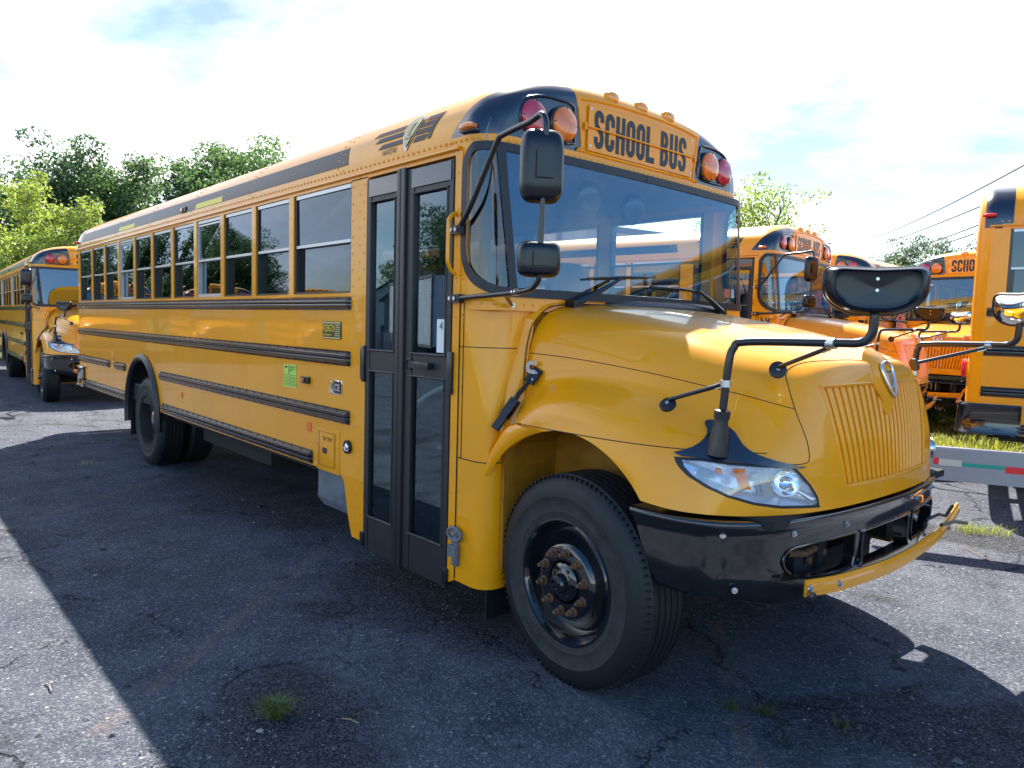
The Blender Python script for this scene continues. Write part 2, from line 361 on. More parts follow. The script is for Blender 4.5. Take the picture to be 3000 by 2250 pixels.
def make_bus():
    bus = empty('school_bus')
    P = lambda mb, name, **k: mb.build(name, bus, **k)
    def P2(mb, name, **k):
        mb.build(name, bus, **k); mb.flipy(); return mb.build(name, bus, **k)
    # ---------------- body: lower sides, pillars, headers, rear
    b = MB(); Y = 1.22
    def arch(x, z): return math.hypot((x+5.09)/.585, (z-.56)/.64)-1
    def low(x, z):
        if x < -.425: zb = .68
        elif x < -.415: zb = .68-(x+.425)/.01*.03
        elif x < -.325: zb = .65-(x+.415)/.09*.36
        else: zb = .285
        return z-zb
    pol = pgrid(lambda x, z: (x, -Y, z), XR+.12, -.14, 150, .28, 1.89, 30)
    pol = clips(clips(pol, lambda p, x, z: arch(x, z)), lambda p, x, z: low(x, z)); addp(b, pol, m_yelp)
    pol = pgrid(lambda x, z: (x, Y, z), XR+.12, .78, 150, .28, 1.89, 20)
    pol = clips(clips(pol, lambda p, x, z: arch(x, z)), lambda p, x, z: z-.62); addp(b, pol, m_yelp)
    # skirt returns
    b.box(XR+.1, -5.7, -Y+.003, -Y+.02, .672, .684, m_yel); b.box(-4.48, -.42, -Y+.003, -Y+.02, .672, .684, m_yel)
    # wheel-arch inner drum
    b.grid(lambda u, v: (-5.09+.585*math.cos(PI*u), -1.22+.5*v, .56+.64*math.sin(PI*u)), 24, 2, m_und); b.box(-5.8, -4.4, -.74, -.70, .55, 1.25, m_und)
    b.grid(lambda u, v: (-5.09+.585*math.cos(PI*u), 1.22-.5*v, .56+.64*math.sin(PI*u)), 24, 2, m_und)
    # pillars (right)
    xs = [WIN0-PITCH*j for j in range(10)]+[-8.16]
    for x in xs[:-1]:
        b.box(x-.038, x+.038, -Y-.004, -Y+.05, 1.88, 2.61, m_yel); b.box(x-.038, x+.038, Y+.004, Y-.05, 1.88, 2.61, m_yel)
        for k in range(7): rivet(b, (x, -Y-.004, 1.95+.1*k), (0, -1, 0), .005)
    for sg in (-1, 1):
        b.box(XR+.14, -8.165, sg*(Y+.002), sg*(Y-.05), 1.88, 2.61, m_yel)
        b.box(XR+.2, .78, sg*(Y+.003), sg*(Y-.05), 2.603, 2.65, m_yel)
        b.box(XR+.14, -.14 if sg < 0 else .78, sg*(Y+.007), sg*(Y-.03), 1.872, 1.893, m_yel)
    b.box(-.345, -.14, -Y-.003, -Y+.05, 1.88, 2.61, m_yel)
    b.box(-.345, -.22, Y+.003, Y-.05, 1.88, 2.61, m_yel); b.box(.70, .785, Y+.001, Y-.05, 1.88, 2.61, m_yel)
    for z_, k in ((.34, 0),): pass
    for i in range(22):
        z_ = .36+i*.105
        rivet(b, (-.18, -Y-.004, z_), (0, -1, 0), .0075); rivet(b, (-.235, -Y-.004, z_+.05), (0, -1, 0), .0075)
        if z_ > 1.9: rivet(b, (-.325, -Y-.004, z_), (0, -1, 0), .0075)
    b.box(-.262, -.1435, -Y-.004, -Y, .30, 2.6, m_yel)
    # front door post
    b.extr([(.762, -Y-.006, .30), (.775, -Y-.006, .285), (.822, -Y-.006, .31), (.822, -Y-.006, 2.62), (.762, -Y-.006, 2.62)], (0, .06, 0), m_yel)
    for i in range(12): rivet(b, (.79, -Y-.006, .42+i*.19), (0, -1, 0), .0075)
    for i in range(8): rivet(b, (.845, -Y-.004, .62+i*.19), (0, -1, 0), .006)
    # panel seams of rivets along the side
    for x in (-2.05, -3.55, -6.8, -8.0):
        for i in range(12): rivet(b, (x, -Y, .74+i*.095), (0, -1, 0), .0045)
    for i in range(40): rivet(b, (-8.1+i*.2, -Y-.007, 1.883), (0, -1, 0), .005)
    for i in range(24): rivet(b, (-.75-i*.17 if i < 20 else -5.9-(i-20)*.3, -Y, .78), (0, -1, 0), .004)
    # rear end
    def rear(u, v):
        t = v; w = u*1.6
        if w <= 1: th = w*PI/2; x = XR+.14-.14*math.sin(th); ins = .14*(1-math.cos(th)); f = 1
        else: x = XR; ins = .14; f = 1-(w-1)/.6*.999
        L = 1.94; tot = 2*L+1.
        if t < .3: y, z = -1.22, .68+t/.3*1.94; ny, nz = -1, 0
        elif t > .7: y, z = 1.22, .68+(1-t)/.3*1.94; ny, nz = 1, 0
        else: y, z = roofsec((t-.3)/.4); ny, nz = roofnrm((t-.3)/.4)
        y -= ny*ins; z -= nz*ins
        return (x, y*f, 1.6+(z-1.6)*f)
    b.grid(rear, 16, 80, m_yel)
    for sg in (-1, 1):
        b.box(XR-.004, XR+.1, sg*.28, sg*.98, 1.95, 2.5, m_dark)
    body = P(b, 'body', smooth=30)
    # ---------------- roof
    b = MB()
    b.grid(lambda u, v: (XR+.14+(XC-XR-.14)*u, *roofsec(v)), 40, 48, m_yel)
    for x in (-.47, -1.95, -3.35, -4.75, -6.15, -7.5):
        for i in range(60):
            a = .07+i*.055
            if a > 1.5: break
            rivet(b, roof_pt(x, a, .0), Vector((0, *roofnrm(roof_tab(a)))), .008); rivet(b, roof_pt(x-.07, a+.02, .0), Vector((0, *roofnrm(roof_tab(a)))), .008)
            if i > 24: break
    for i in range(170):
        x = .72-i*.053
        rivet(b, (x, -1.2215, 2.675), (0, -1, 0), .0085)
    # drip rail
    for sg in (-1, 1):
        b.extr([(.80, sg*1.222, 2.645), (.80, sg*1.245, 2.640), (.80, sg*1.247, 2.628), (.80, sg*1.222, 2.622)], (XR+.1-.8, 0, 0), m_yel)
    roof = P(b, 'roof', smooth=40)
    # front cap --------------------------------------------------
    def capx(y): return 1.0+.028*(1-(y/1.22)**2)
    RT = .135
    def cap(u, t):            # u 0..1 back to face edge, 1..2 face
        y, z = roofsec(t); ny, nz = roofnrm(t); rr = RT+.05*abs(ny)**3-.02*abs(nz)**3; rx = .24-.07*abs(ny)**3
        if u <= .5: w = u/.5; x = XC+(capx(y)-rx-XC)*w; ins = 0
        elif u <= 1: th = (u-.5)/.5*PI/2; x = capx(y)-rx+rx*math.sin(th); ins = rr*(1-math.cos(th))
        else: x = 0; ins = rr
        y2, z2 = y-ny*ins, z-nz*ins; z2 = max(z2, ZB)
        if u > 1: z2 = z2+(ZB-z2)*(u-1); x = capx(y)
        return (x, y2, z2)
    pol = pgrid(cap, 0, 1, 36, 0, 1, 110)+pgrid(cap, 1, 2, 16, 0, 1, 110)
    def gblk(p, a, c):
        y = abs(p.y); zlow = p.z-2.695
        xb = .70+max(0, min(p.z, 2.9)-2.7)*.74+max(0, p.z-2.9)*.9
        return min(y-(.51+.278*(p.z-2.69)), p.x-xb, zlow)
    b = MB(); addp(b, clips(pol, neg(gblk)), m_yel)
    # lower flange with rivets
    for i in range(46):
        y = -1.06+i*.047; rivet(b, (capx(y)+.001, y, 2.665), (1, 0, 0), .0085)
    for i in range(7): rivet(b, (.66+i*.045, -1.2235+max(0, i-5)*.01, 2.672), (0, -1, 0), .0085)
    # raised border round the sign
    bd = [(-.535, 2.72), (-.57, 2.965), (-.545, 2.99), (-.3, 3.012), (0, 3.018), (.3, 3.012), (.545, 2.99), (.57, 2.965), (.535, 2.72), (.50, 2.705), (-.50, 2.705)]
    b.tube([(capx(y)-.002, y, z) for y, z in crl(bd+[bd[0]], 3)[:-1]], .011, m_yel, 8, closed=True)
    cpo = P(b, 'roof_cap', smooth=40)
    for sg in (-1, 1):
        b = MB(); addp(b, clips(pol, lambda p, a, c: gblk(p, a, c) if p.y*sg > .3 else -1), m_blk)
        lo = [(.60, 2.735), (.60, 2.88), (.62, 2.935), (.70, 2.945), (.84, 2.94), (.97, 2.90), (1.015, 2.82), (1.0, 2.745), (.90, 2.725), (.70, 2.72)]
        lo = crl(lo+[lo[0]], 3)[:-1]
        b.tube([(capx(y)+.0-max(0, y-.9)*.2, sg*y, z) for y, z in lo], .010, m_blk, 8, closed=True)
        P(b, 'lamp_housing', smooth=40, label='dark blue-black painted lamp corner of the roof cap')
    for sg in (-1, 1):
        for y, mm, nm in ((.905, m_red, 'red'), (.70, m_amb, 'amber')):
            b = MB(); o = Vector((capx(y)-.035-(.02 if y > .8 else 0), sg*y, 2.815))
            b.lathe([(.098, 0), (.100, .05), (.094, .058), (.090, .058)], o, (1, 0, 0), m_blkp, 28)
            h = P(b, 'warning_lamp', label=('red' if mm is m_red else 'amber')+' round warning lamp on the roof cap')
            b = MB(); pr = [(.0905, .058), (.0905, .068)]+[(.0905*math.cos(t), .068+.020*math.sin(t)) for t in (.25, .5, .8, 1.1, 1.35, 1.569)]
            b.lathe(pr, o, (1, 0, 0), mm, 32)
            for a in (0, PI/2, PI, 1.5*PI): b.sph(o+Vector((.074, .085*math.cos(a), .085*math.sin(a))), (.005, .005, .005), m_blkp, 6, 4)
            b.build('lens', h)
    for y in (-.273, 0, .273):
        b = MB(); zc = 3.072; b.sph((1.004, y, zc-.016), (.030, .052, .036), m_amb2, 20, 10, .8)
        b.sph((.994, y, zc-.018), (.030, .060, .043), m_yel, 20, 10, .8); P(b, 'clearance_lamp')
    for sg in (-1, 1):
        b = MB(); b.sph((.86, sg*1.225, 2.732), (.058, .035, .018), m_amb, 16, 8, .7); b.box(.80, .92, sg*1.19, sg*1.235, 2.708, 2.718, m_blkp); P(b, 'side_clearance_lamp')
        b = MB(); b.sph((XR+.09, sg*1.225, 2.735), (.06, .035, .018), m_redr, 16, 8, .7); P(b, 'rear_clearance_lamp')
    # sign
    b = MB(); b.extr([(1.031, -.505, 2.715), (1.031, .505, 2.715), (1.031, .50, 2.968), (1.031, -.50, 2.968)], (.006, 0, 0), m_yel)
    for y in (-.485, .485):
        for z in (2.74, 2.945): b.cyl((1.037, y, z), (1, 0, 0), .008, .004, m_zinc, 8)
    for z in (2.842,):
        b.tube([(1.045, -.53, z), (1.045, .53, z)], .0055, m_yel, 8)
        for y in (-.53, .53): b.box(1.028, 1.047, y-.008, y+.008, z-.02, z+.02, m_yel)
    sg_ = P(b, 'destination_sign', bevel=0); b = MB()
    L = write(MB(), 'SCHOOL BUS', (0, 0, 0), (0, 1, 0), (0, 0, 1), 1, m_txt, .42, .165, .060, .24)
    kx = .90/L
    write(b, 'SCHOOL BUS', (1.0385, -.455, 2.735), (0, kx/.215, 0), (0, 0, 1), .215, m_txt, .42, .165, .060, .24); b.build('lettering', sg_, smooth=0, weld=False)
    # ---------------- windshield zone
    gR = sdrr(s_at_x(.835)+0.0, 2*SL-s_at_x(.835), 1.872, 2.642, .26, .12)
    pol = pgrid(lambda a, z: front_pt(a, z), 0, 2*SL, 150, 1.788, 2.655, 27)
    b = MB(); addp(b, clips(pol, lambda p, a, z: -gR(a, z)), m_yel)
    for i in range(44):
        s_ = .12+i*(2*SL-.24)/43; q = front_pt(s_, 1.822, .001); rivet(b, q, front_pt(s_, 1.822, .1)-q, .007)
    P(b, 'windshield_surround', smooth=40)
    TH = .036
    pilr = lambda z: s_at_y(1.125-(2.62-z)*.075)
    def gP(a, z): q = min(a, 2*SL-a); return .024-abs(q-pilr(z))
    rim = lambda p, a, z: min(gR(a, z)+.012, max(TH-gR(a, z), gP(a, z)))
    gl = lambda p, a, z: min(gR(a, z)-TH, -gP(a, z))
    pol = pgrid(lambda a, z: front_pt(a, z, .010), 0, 2*SL, 260, 1.86, 2.65, 44)
    b = MB(); addp(b, clips(pol, rim), m_rub)
    crv = []
    pol2 = pgrid(lambda a, z: front_pt(a, z, .002), 0, 2*SL, 120, 1.86, 2.65, 30)
    P(b, 'windshield_gasket', smooth=40)
    pg_ = clips(pol2, gl)
    for nm, cond, mm in (('windshield', lambda a: s_at_y(1.09) < a < 2*SL-s_at_y(1.09), m_glw), ('quarter_window', lambda a: a <= s_at_y(1.09), m_glq), ('quarter_window', lambda a: a >= 2*SL-s_at_y(1.09), m_glq)):
        b = MB(); addp(b, [p for p in pg_ if cond(sum(q[1] for q in p)/len(p))], mm); P(b, nm, smooth=60)
    b = MB(); fq = lambda y, z: front_pt(2*SL-s_at_y(y), z, -.004)
    b.poly([fq(.90, 1.948), fq(.985, 1.948), fq(.985, 2.01), fq(.90, 2.01)], m_org); P(b, 'inspection_sticker', smooth=0)
    b = MB(); b.poly([fq(1.0, 1.95), fq(1.045, 1.95), fq(1.045, 2.01), fq(1.0, 2.01)], m_wht); P(b, 'registration_sticker', smooth=0)
    # wipers
    for y0, tip, bl in ((-.66, (-.30, 2.0), ((-.56, 1.985), (.04, 2.03))), (.77, (.48, 1.972), ((-.01, 1.972), (.60, 1.965)))):
        fp = lambda y, z, o=.03: front_pt(SL+math.copysign(SL-s_at_y(abs(y)), y), z, o)
        b = MB(); q0 = fp(y0, 1.845, .045); q1 = fp(tip[0], tip[1], .05); b.tube([q0, q0.lerp(q1, .5)+Vector((.012, 0, 0)), q1], .012, m_blkp, 8, rs=[.024, .015, .008])
        b.box(q0.x-.06, q0.x+.02, q0.y-.045, q0.y+.03, 1.80, 1.86, m_blkp)
        a1, a2 = fp(*bl[0], .03), fp(*bl[1], .03); b.tube([a1, a1.lerp(a2, .5)+Vector((.018, 0, .006)), a2], .006, m_blkp, 6); b.tube([a1, a1.lerp(a2, .5), a2], .008, m_rub, 4)
        P(b, 'wiper')
    # ---------------- cowl panel
    def cw(u, z):      # u 0..1 from right side round corner to centre
        r = .10+max(0, min(1, (z-1.0)/.85))*.15; x1 = 1.07; la = x1-r-.82; lb = r*PI/2; lc = .9
        d = u*(la+lb+lc)
        if d < la: return (.82+d, -1.22, z)
        if d < la+lb: t = (d-la)/r; return (x1-r+r*math.sin(t), -1.22+r-r*math.cos(t), z)
        return (x1, -1.22+r+(d-la-lb), z)
    b = MB()
    b.grid(lambda u, v: cw(u, .31+v*.68), 44, 6, m_yel); b.grid(lambda u, v: cw(u, .993+v*.86), 44, 12, m_yel)
    b.mirror()
    b.tube([cw(u/20*.45, .991) for u in range(21)], .0035, m_dark, 4)
    b.tube([(.858, -1.2225, .99), (.858, -1.2225, 1.85)], .002, m_dark, 4); b.tube([cw(u/20*.36, 1.592) for u in range(21)], .003, m_dark, 4); b.tube([(.825, -1.2235, .32), (.825, -1.2235, 1.85)], .003, m_dark, 4)
    b.lathe([(.001, .002), (.016, .002), (.02, .006), (.024, .001)], Vector(cw(.26, 1.06)), (.35, -1, 0), m_yel, 16)
    P(b, 'cowl', smooth=35)
    # towing-loop latch
    b = MB(); lp = [(.80+.5*0, 0, 0)]
    cx0, z0 = .845, .575
    b.tube([(cx0+.055*math.cos(a), -1.245, z0+.034*math.sin(a)) for a in [i*2*PI/20 for i in range(20)]], .011, m_grey, 8, closed=True)
    b.box(cx0-.022, cx0+.022, -1.245, -1.222, .40, .60, m_grey); b.box(cx0-.04, cx0+.03, -1.262, -1.24, .45, .515, m_grey)
    for z in (.42, .575): b.cyl((cx0, -1.245, z), (0, -1, 0), .010, .012, m_zinc, 10)
    P(b, 'hook_latch', bevel=.002)
    # ---------------- hood (control net: ribs fanned from the cowl to the nose)
    NET = [
     [(1.10, 0, 1.85), (1.10, .45, 1.845), (1.10, .80, 1.815), (1.10, .93, 1.72), (1.10, .985, 1.57), (1.10, .99, 1.42), (1.12, 1.025, 1.31), (1.19, 1.13, 1.235), (1.20, 1.165, 1.10)],
     [(1.35, 0, 1.83), (1.35, .45, 1.825), (1.35, .79, 1.79), (1.35, .91, 1.70), (1.35, .96, 1.555), (1.35, .97, 1.46), (1.35, 1.05, 1.395), (1.34, 1.15, 1.30), (1.33, 1.17, 1.05)],
     [(1.62, 0, 1.79), (1.62, .44, 1.785), (1.62, .77, 1.75), (1.62, .885, 1.665), (1.62, .935, 1.532), (1.62, .95, 1.455), (1.62, 1.045, 1.41), (1.62, 1.155, 1.31), (1.62, 1.175, 1.03)],
     [(1.88, 0, 1.745), (1.88, .43, 1.74), (1.88, .74, 1.705), (1.88, .855, 1.62), (1.88, .905, 1.505), (1.88, .935, 1.42), (1.88, 1.035, 1.37), (1.88, 1.15, 1.275), (1.90, 1.175, 1.0)],
     [(2.10, 0, 1.70), (2.10, .42, 1.695), (2.10, .70, 1.65), (2.10, .805, 1.575), (2.10, .865, 1.472), (2.10, .915, 1.385), (2.10, .995, 1.32), (2.10, 1.11, 1.235), (2.08, 1.16, .98)],
     [(2.26, 0, 1.66), (2.26, .40, 1.652), (2.265, .66, 1.605), (2.28, .755, 1.535), (2.295, .80, 1.44), (2.30, .86, 1.345), (2.28, .95, 1.27), (2.25, 1.06, 1.18), (2.21, 1.13, .97)],
     [(2.37, 0, 1.63), (2.375, .38, 1.618), (2.385, .58, 1.575), (2.42, .67, 1.50), (2.44, .725, 1.40), (2.455, .78, 1.30), (2.43, .87, 1.21), (2.40, .97, 1.12), (2.36, 1.03, .968)],
     [(2.44, 0, 1.605), (2.445, .34, 1.597), (2.455, .50, 1.562), (2.475, .59, 1.49), (2.50, .625, 1.38), (2.515, .67, 1.27), (2.52, .72, 1.17), (2.51, .77, 1.08), (2.49, .83, .967)],
     [(2.475, 0, 1.595), (2.48, .25, 1.588), (2.49, .36, 1.555), (2.51, .42, 1.48), (2.535, .435, 1.37), (2.555, .455, 1.26), (2.57, .47, 1.16), (2.58, .49, 1.06), (2.585, .52, .972)],
     [(2.49, 0, 1.592), (2.505, 0, 1.585), (2.525, 0, 1.555), (2.545, 0, 1.48), (2.57, 0, 1.37), (2.59, 0, 1.26), (2.60, 0, 1.16), (2.61, 0, 1.06), (2.615, 0, .975)]]
    netm = [[(x, -y, z) for x, y, z in r] for r in NET]
    def net(i, j):
        if i < 0: return tuple(2*a-c for a, c in zip(net(0, j), net(1, j)))
        if i > 9: q = net(18-i, j); return (q[0], -q[1], q[2])
        if j < 0: q = NET[i][-j]; return (q[0], -q[1], q[2])
        if j > 8: return tuple(2*a-c for a, c in zip(NET[i][8], NET[i][7]))
        return NET[i][j]
    def bas(f):    # blend of Catmull-Rom and B-spline: soft but close to the control points
        c = (.5*(-f+2*f*f-f**3), .5*(2-5*f*f+3*f**3), .5*(f+4*f*f-3*f**3), .5*(-f*f+f**3))
        s3 = ((1-f)**3/6, (3*f**3-6*f*f+4)/6, (-3*f**3+3*f*f+3*f+1)/6, f**3/6)
        return [.35*a+.65*b_ for a, b_ in zip(c, s3)]
    def hood(u, v, off=0):
        i = min(int(u), 8); j = min(int(v), 7); bi = bas(u-i); bj = bas(v-j); x = y = z = 0
        for a in range(4):
            for c in range(4):
                w = bi[a]*bj[c]; q = net(i-1+a, j-1+c); x += q[0]*w; y += q[1]*w; z += q[2]*w
        p = Vector((x, -y, z))
        if off:
            e = .02; du = hood(min(u+e, 9), v)-hood(max(u-e, 0), v); dv = hood(u, min(v+e, 8))-hood(u, max(v-e, 0)); n = du.cross(dv)
            n = n.normalized() if n.length > 1e-9 else Vector((1, 0, 0))
            if n.dot(Vector((.3, -1 if u < 8.9 else 0, .5))) < 0: n = -n
            p += n*off
        return p
    HLP = [(1.098, 1.186), (1.101, 1.15), (1.092, 1.113), (1.064, 1.075), (1.018, 1.042), (.935, 1.013), (.828, .995), (.623, .985), (.64, 1.034), (.677, 1.082), (.727, 1.132), (.765, 1.168), (.869, 1.174), (.988, 1.181), (1.049, 1.189)]
    hg = sdpoly(HLP)
    def ghl(p): return hg(-p.y, p.z) if p.x > 1.9 and p.z < 1.3 else -1
    gtop = lambda y: 1.495-.02*abs(y)-max(0, .11-abs(y))*1.15
    def ggr(p):       # grille opening (positive inside)
        y = abs(p.y)
        if p.x < 2.3: return -1
        return min(gtop(y)-p.z, p.z-1.06+.03*(y/.5)**2*0, .545-(1.49-p.z)*.22-y)
    archf = lambda p: math.hypot((p.x-1.56)/.615, (p.z-.55)/.67)-1 if p.y < -.9 or p.z < 1.15 else 1
    pol = pgrid(lambda u, v: hood(u, v), 0, 9, 99, 0, 8, 88)
    # fender is cut along the split line behind the arch too
    pol = clips(pol, lambda p, a, c: archf(p))
    paint = clips(clips(pol, lambda p, a, c: -ghl(p)), lambda p, a, c: -ggr(p))
    b = MB(); addp(b, paint, m_yel); b.mirror(); P(b, 'hood', smooth=50)
    # seams
    b = MB()
    def seam(uv, r=.0022, off=.0): b.tube([hood(u, v, off) for u, v in uv], r, m_dark, 5)
    seam([(i/4, 4.0) for i in range(0, 26)]); seam(crl([(7.9, .5), (7.35, .7), (6.72, 1.25), (6.18, 1.7), (5.9, 2.15), (5.8, 2.55), (5.85, 2.85), (6.08, 3.55), (6.35, 4.2), (6.82, 5.0), (7.0, 5.45), (7.08, 5.85), (6.98, 6.0), (6.62, 6.13), (6.3, 6.15)], 3))
    sp = []
    for i in range(0, 25):
        u = i/4
        # find v with z = 1.215
        lo_, hi_ = 5.5, 8
        for _ in range(22):
            md = (lo_+hi_)/2
            if hood(u, md).z > 1.218+.0*u: lo_ = md
            else: hi_ = md
        sp.append((u, lo_))
    seam(sp[2:], .0025)
    seam([(0.03, i*.25) for i in range(0, 25)], .003)
    b.mirror(); P(b, 'hood_seam')
    # hood rear lip / cowl weather strip
    b = MB(); lipc = [(0, 1.86), (.45, 1.855), (.72, 1.845), (.86, 1.815), (.95, 1.74), (.985, 1.66), (1.0, 1.57), (1.01, 1.40), (1.02, 1.25), (1.03, 1.12)]
    lipc = crl(lipc, 4)
    b.grid(lambda u, v: (lambda q: (1.045+v*.075, -(q[0]+.022*math.sin(PI*min(v+.2, 1))*1), q[1]+.012*math.sin(PI*min(v+.2, 1))))(cr(lipc, u*(len(lipc)-1)*.9999)), 60, 4, m_yel)
    b.tube([(1.118, -q[0]-.008, q[1]-.012) for q in lipc], .003, m_dark, 5); b.tube([(1.05, -q[0]-.014, q[1]) for q in lipc[:20]], .003, m_rub, 5)
    Ou = crl([(1.06, .99, 1.76), (1.055, 1.005, 1.68), (1.05, 1.03, 1.59), (1.055, 1.085, 1.42), (1.045, 1.115, 1.25), (1.03, 1.135, 1.14)], 4)
    In = crl([(1.115, .95, 1.74), (1.115, .965, 1.66), (1.115, .985, 1.57), (1.12, 1.0, 1.42), (1.14, 1.04, 1.28), (1.15, 1.06, 1.20)], 4)
    b.grid(lambda u, v: (lambda A, B: (A[0]+(B[0]-A[0])*v+.012*math.sin(PI*v), -(A[1]+(B[1]-A[1])*v+.012*math.sin(PI*v)), A[2]+(B[2]-A[2])*v))(cr(Ou, u*(len(Ou)-1)*.9999), cr(In, u*(len(In)-1)*.9999)), 40, 5, m_yel)
    b.tube([(q[0], -q[1]-.003, q[2]) for q in Ou], .003, m_dark, 5)
    P2(b, 'hood_lip', smooth=50)
    # rear flange of the front wheel arch
    outc = [(1.235, 1.222), (1.17, 1.195), (1.10, 1.12), (1.035, 1.03), (.985, .90), (.955, .76), (.938, .60), (.935, .50)]
    inc = [(1.56+.615*math.cos(t), .55+.67*math.sin(t)) for t in [R(a) for a in (101, 112, 124, 136, 148, 160, 172, 184)]]
    outc = crl(outc, 3); inc = crl(inc, 3)
    b = MB()
    b.grid(lambda u, v: (lambda A, B, k: (A[0]+(B[0]-A[0])*v, -1.165-.035*math.sin(v*2.2+.35), A[1]+(B[1]-A[1])*v))(cr(outc, u*(len(outc)-1)*.9999), cr(inc, u*(len(inc)-1)*.9999), 0), 30, 6, m_yel)
    b.grid(lambda u, v: (lambda A: (A[0], -1.185+.22*v, A[1]))(cr(outc, u*(len(outc)-1)*.9999)), 30, 2, m_yel)
    P2(b, 'wheel_arch_flange', smooth=50)
    # inner fender liner
    b = MB()
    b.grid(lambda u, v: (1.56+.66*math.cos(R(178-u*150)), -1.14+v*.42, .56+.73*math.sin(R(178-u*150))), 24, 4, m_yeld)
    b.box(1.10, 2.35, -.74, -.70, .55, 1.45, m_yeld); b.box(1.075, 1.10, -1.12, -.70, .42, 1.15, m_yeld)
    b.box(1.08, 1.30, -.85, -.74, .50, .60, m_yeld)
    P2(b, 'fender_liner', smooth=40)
    # grille louvres
    pts = np.array([[q[0].y, q[0].z, q[0].x] for p in pgrid(lambda u, v: hood(u, v), 6, 9, 60, 1.5, 8, 80) for q in p[:1]])
    def sx(y, z):
        d = (pts[:, 0]+abs(y))**2+(pts[:, 1]-z)**2; k = np.argsort(d)[:6]; w = 1/(d[k]+1e-5); return float((pts[k, 2]*w).sum()/w.sum())
    b = MB(); n = 21
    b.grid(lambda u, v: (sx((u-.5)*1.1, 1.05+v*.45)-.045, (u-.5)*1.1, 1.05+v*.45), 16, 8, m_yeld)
    for i in range(n):
        for_rows = []
        k0, k1 = -1+2*i/n, -1+2*(i+1)/n; rows = []
        for j in range(13):
            zt = gtop((k0+k1)/2*.54)+.004; z = 1.056+(zt-1.056)*j/12; wd = .547-(1.49-z)*.22
            ya, yb = k0*wd, k1*wd; g_ = (yb-ya)
            E_ = (sx(ya, z)-.048, ya+g_*.02, z); A = (sx(ya, z)-.014, ya+g_*.10, z); B = (sx(ya, z)-.007, ya+g_*.34, z); Cc = (sx(yb, z)-.012, ya+g_*.66, z); D = (sx(yb, z)-.048, ya+g_*.86, z)
            rows.append([E_, A, B, Cc, D])
        vs = [p for r_ in rows for p in r_]
        b.mesh(vs, [(j*5+c, j*5+c+1, j*5+c+6, j*5+c+5) for j in range(12) for c in range(4)]+[(60, 61, 62, 63, 64), (0, 1, 2, 3, 4)], m_yel)
    fr_ = [(-.547, 1.487), (-.50, 1.27), (-.452, 1.058), (-.22, 1.056), (0, 1.056), (.22, 1.056), (.452, 1.058), (.50, 1.27), (.547, 1.487), (.33, 1.49), (.12, 1.494), (.06, 1.43), (0, 1.362), (-.06, 1.43), (-.12, 1.494), (-.33, 1.49)]
    b.tube([(sx(y, z)-.006, y, z) for y, z in [tuple(a+(c-a)*k/4 for a, c in zip(fr_[i], fr_[(i+1) % len(fr_)])) for i in range(len(fr_)) for k in range(4)]], .0095, m_yel, 8, closed=True)
    gr = P(b, 'grille', smooth=40)
    # shield emblem
    def shield(s_, k=1.0):
        half = [(0, 1), (.32, .97), (.72, .86), (.98, .66), (.97, .35), (.82, -.10), (.55, -.52), (.25, -.85), (0, -1.05)]
        pl = half+[(-x, y) for x, y in half[-2:0:-1]]
        return [(x*s_[0]*k, y*s_[1]*k) for x, y in pl]
    b = MB(); SX = lambda z: sx(0, z)
    c0 = Vector((SX(1.50)+.012, 0, 1.507)); tv = Vector((-.34, 0, 1)).normalized()
    E3 = lambda a, h, o=0: c0+Vector((0, 1, 0))*a+tv*h+Vector((1, 0, .34)).normalized()*o
    pl = shield((.060, .083)); b.tube([E3(x, y, .012) for x, y in pl], .0075, m_chr, 10, closed=True)
    o1 = [E3(x, y, -.040) for x, y in shield((.088, .122), 1.38)]; o2 = [E3(x, y, .002) for x, y in shield((.080, .110), 1)]; nq = len(o1)
    b.mesh(o1+o2, [(k, (k+1) % nq, nq+(k+1) % nq, nq+k) for k in range(nq)]+[tuple(range(nq, 2*nq))], m_yel)
    b.poly([E3(x, y, .0075) for x, y in pl], m_yel)
    for a0, a1, h0, h1 in ((-.022, .022, .030, .040), (-.022, .022, -.040, -.030), (-.008, .008, -.030, .030)):
        b.obox(E3((a0+a1)/2, (h0+h1)/2, .011), ((0, 1, 0), tv, (1, 0, .2)), ((a1-a0)/2, (h1-h0)/2, .006), m_chr)
    b.build('emblem', gr, smooth=40)
    # headlights
    hp = clips(pol, lambda p, a, c: ghl(p))
    for sg in (-1, 1):
        b = MB()
        inner = clips(hp, lambda p, a, c: ghl(p)-.010); rimp = clips(hp, lambda p, a, c: .012-ghl(p))
        addp(b, rimp, m_rub)
        def push(p, d): n_ = Vector((.62, -.78, .02)).normalized(); return p-n_*d
        ref = [[(push(q[0], .012+1.1*max(0, ghl(q[0])-.010)), q[1], q[2]) for q in p] for p in inner]
        addp(b, ref, m_hlr)
        if sg > 0: b.flipy()
        hl = P(b, 'headlight', smooth=60)
        b = MB(); addp(b, inner, m_glh)
        if sg > 0: b.flipy()
        b.build('lens', hl, smooth=60)
        b = MB()
        q = Vector((2.375, -.955, 1.115)); ax_ = ((.62, .78, 0), (0, 0, 1), (.62, -.78, 0))
        b.obox(q, ((.62, .78, .0), (.25, .3, -1), (.62, -.78, 0)), (.024, .045, .006), m_amb); b.sph((2.30, -1.012, 1.142), (.014, .014, .014), m_amb, 12, 8)
        if sg > 0: b.flipy()
        b.build('turn_signal', hl)
        b = MB()
        oo = Vector((2.485, -.80, 1.10)); b.lathe([(.052, .0), (.045, -.03), (.028, -.05), (.010, -.055)], oo, (.72, -.69, 0), m_chr, 24)
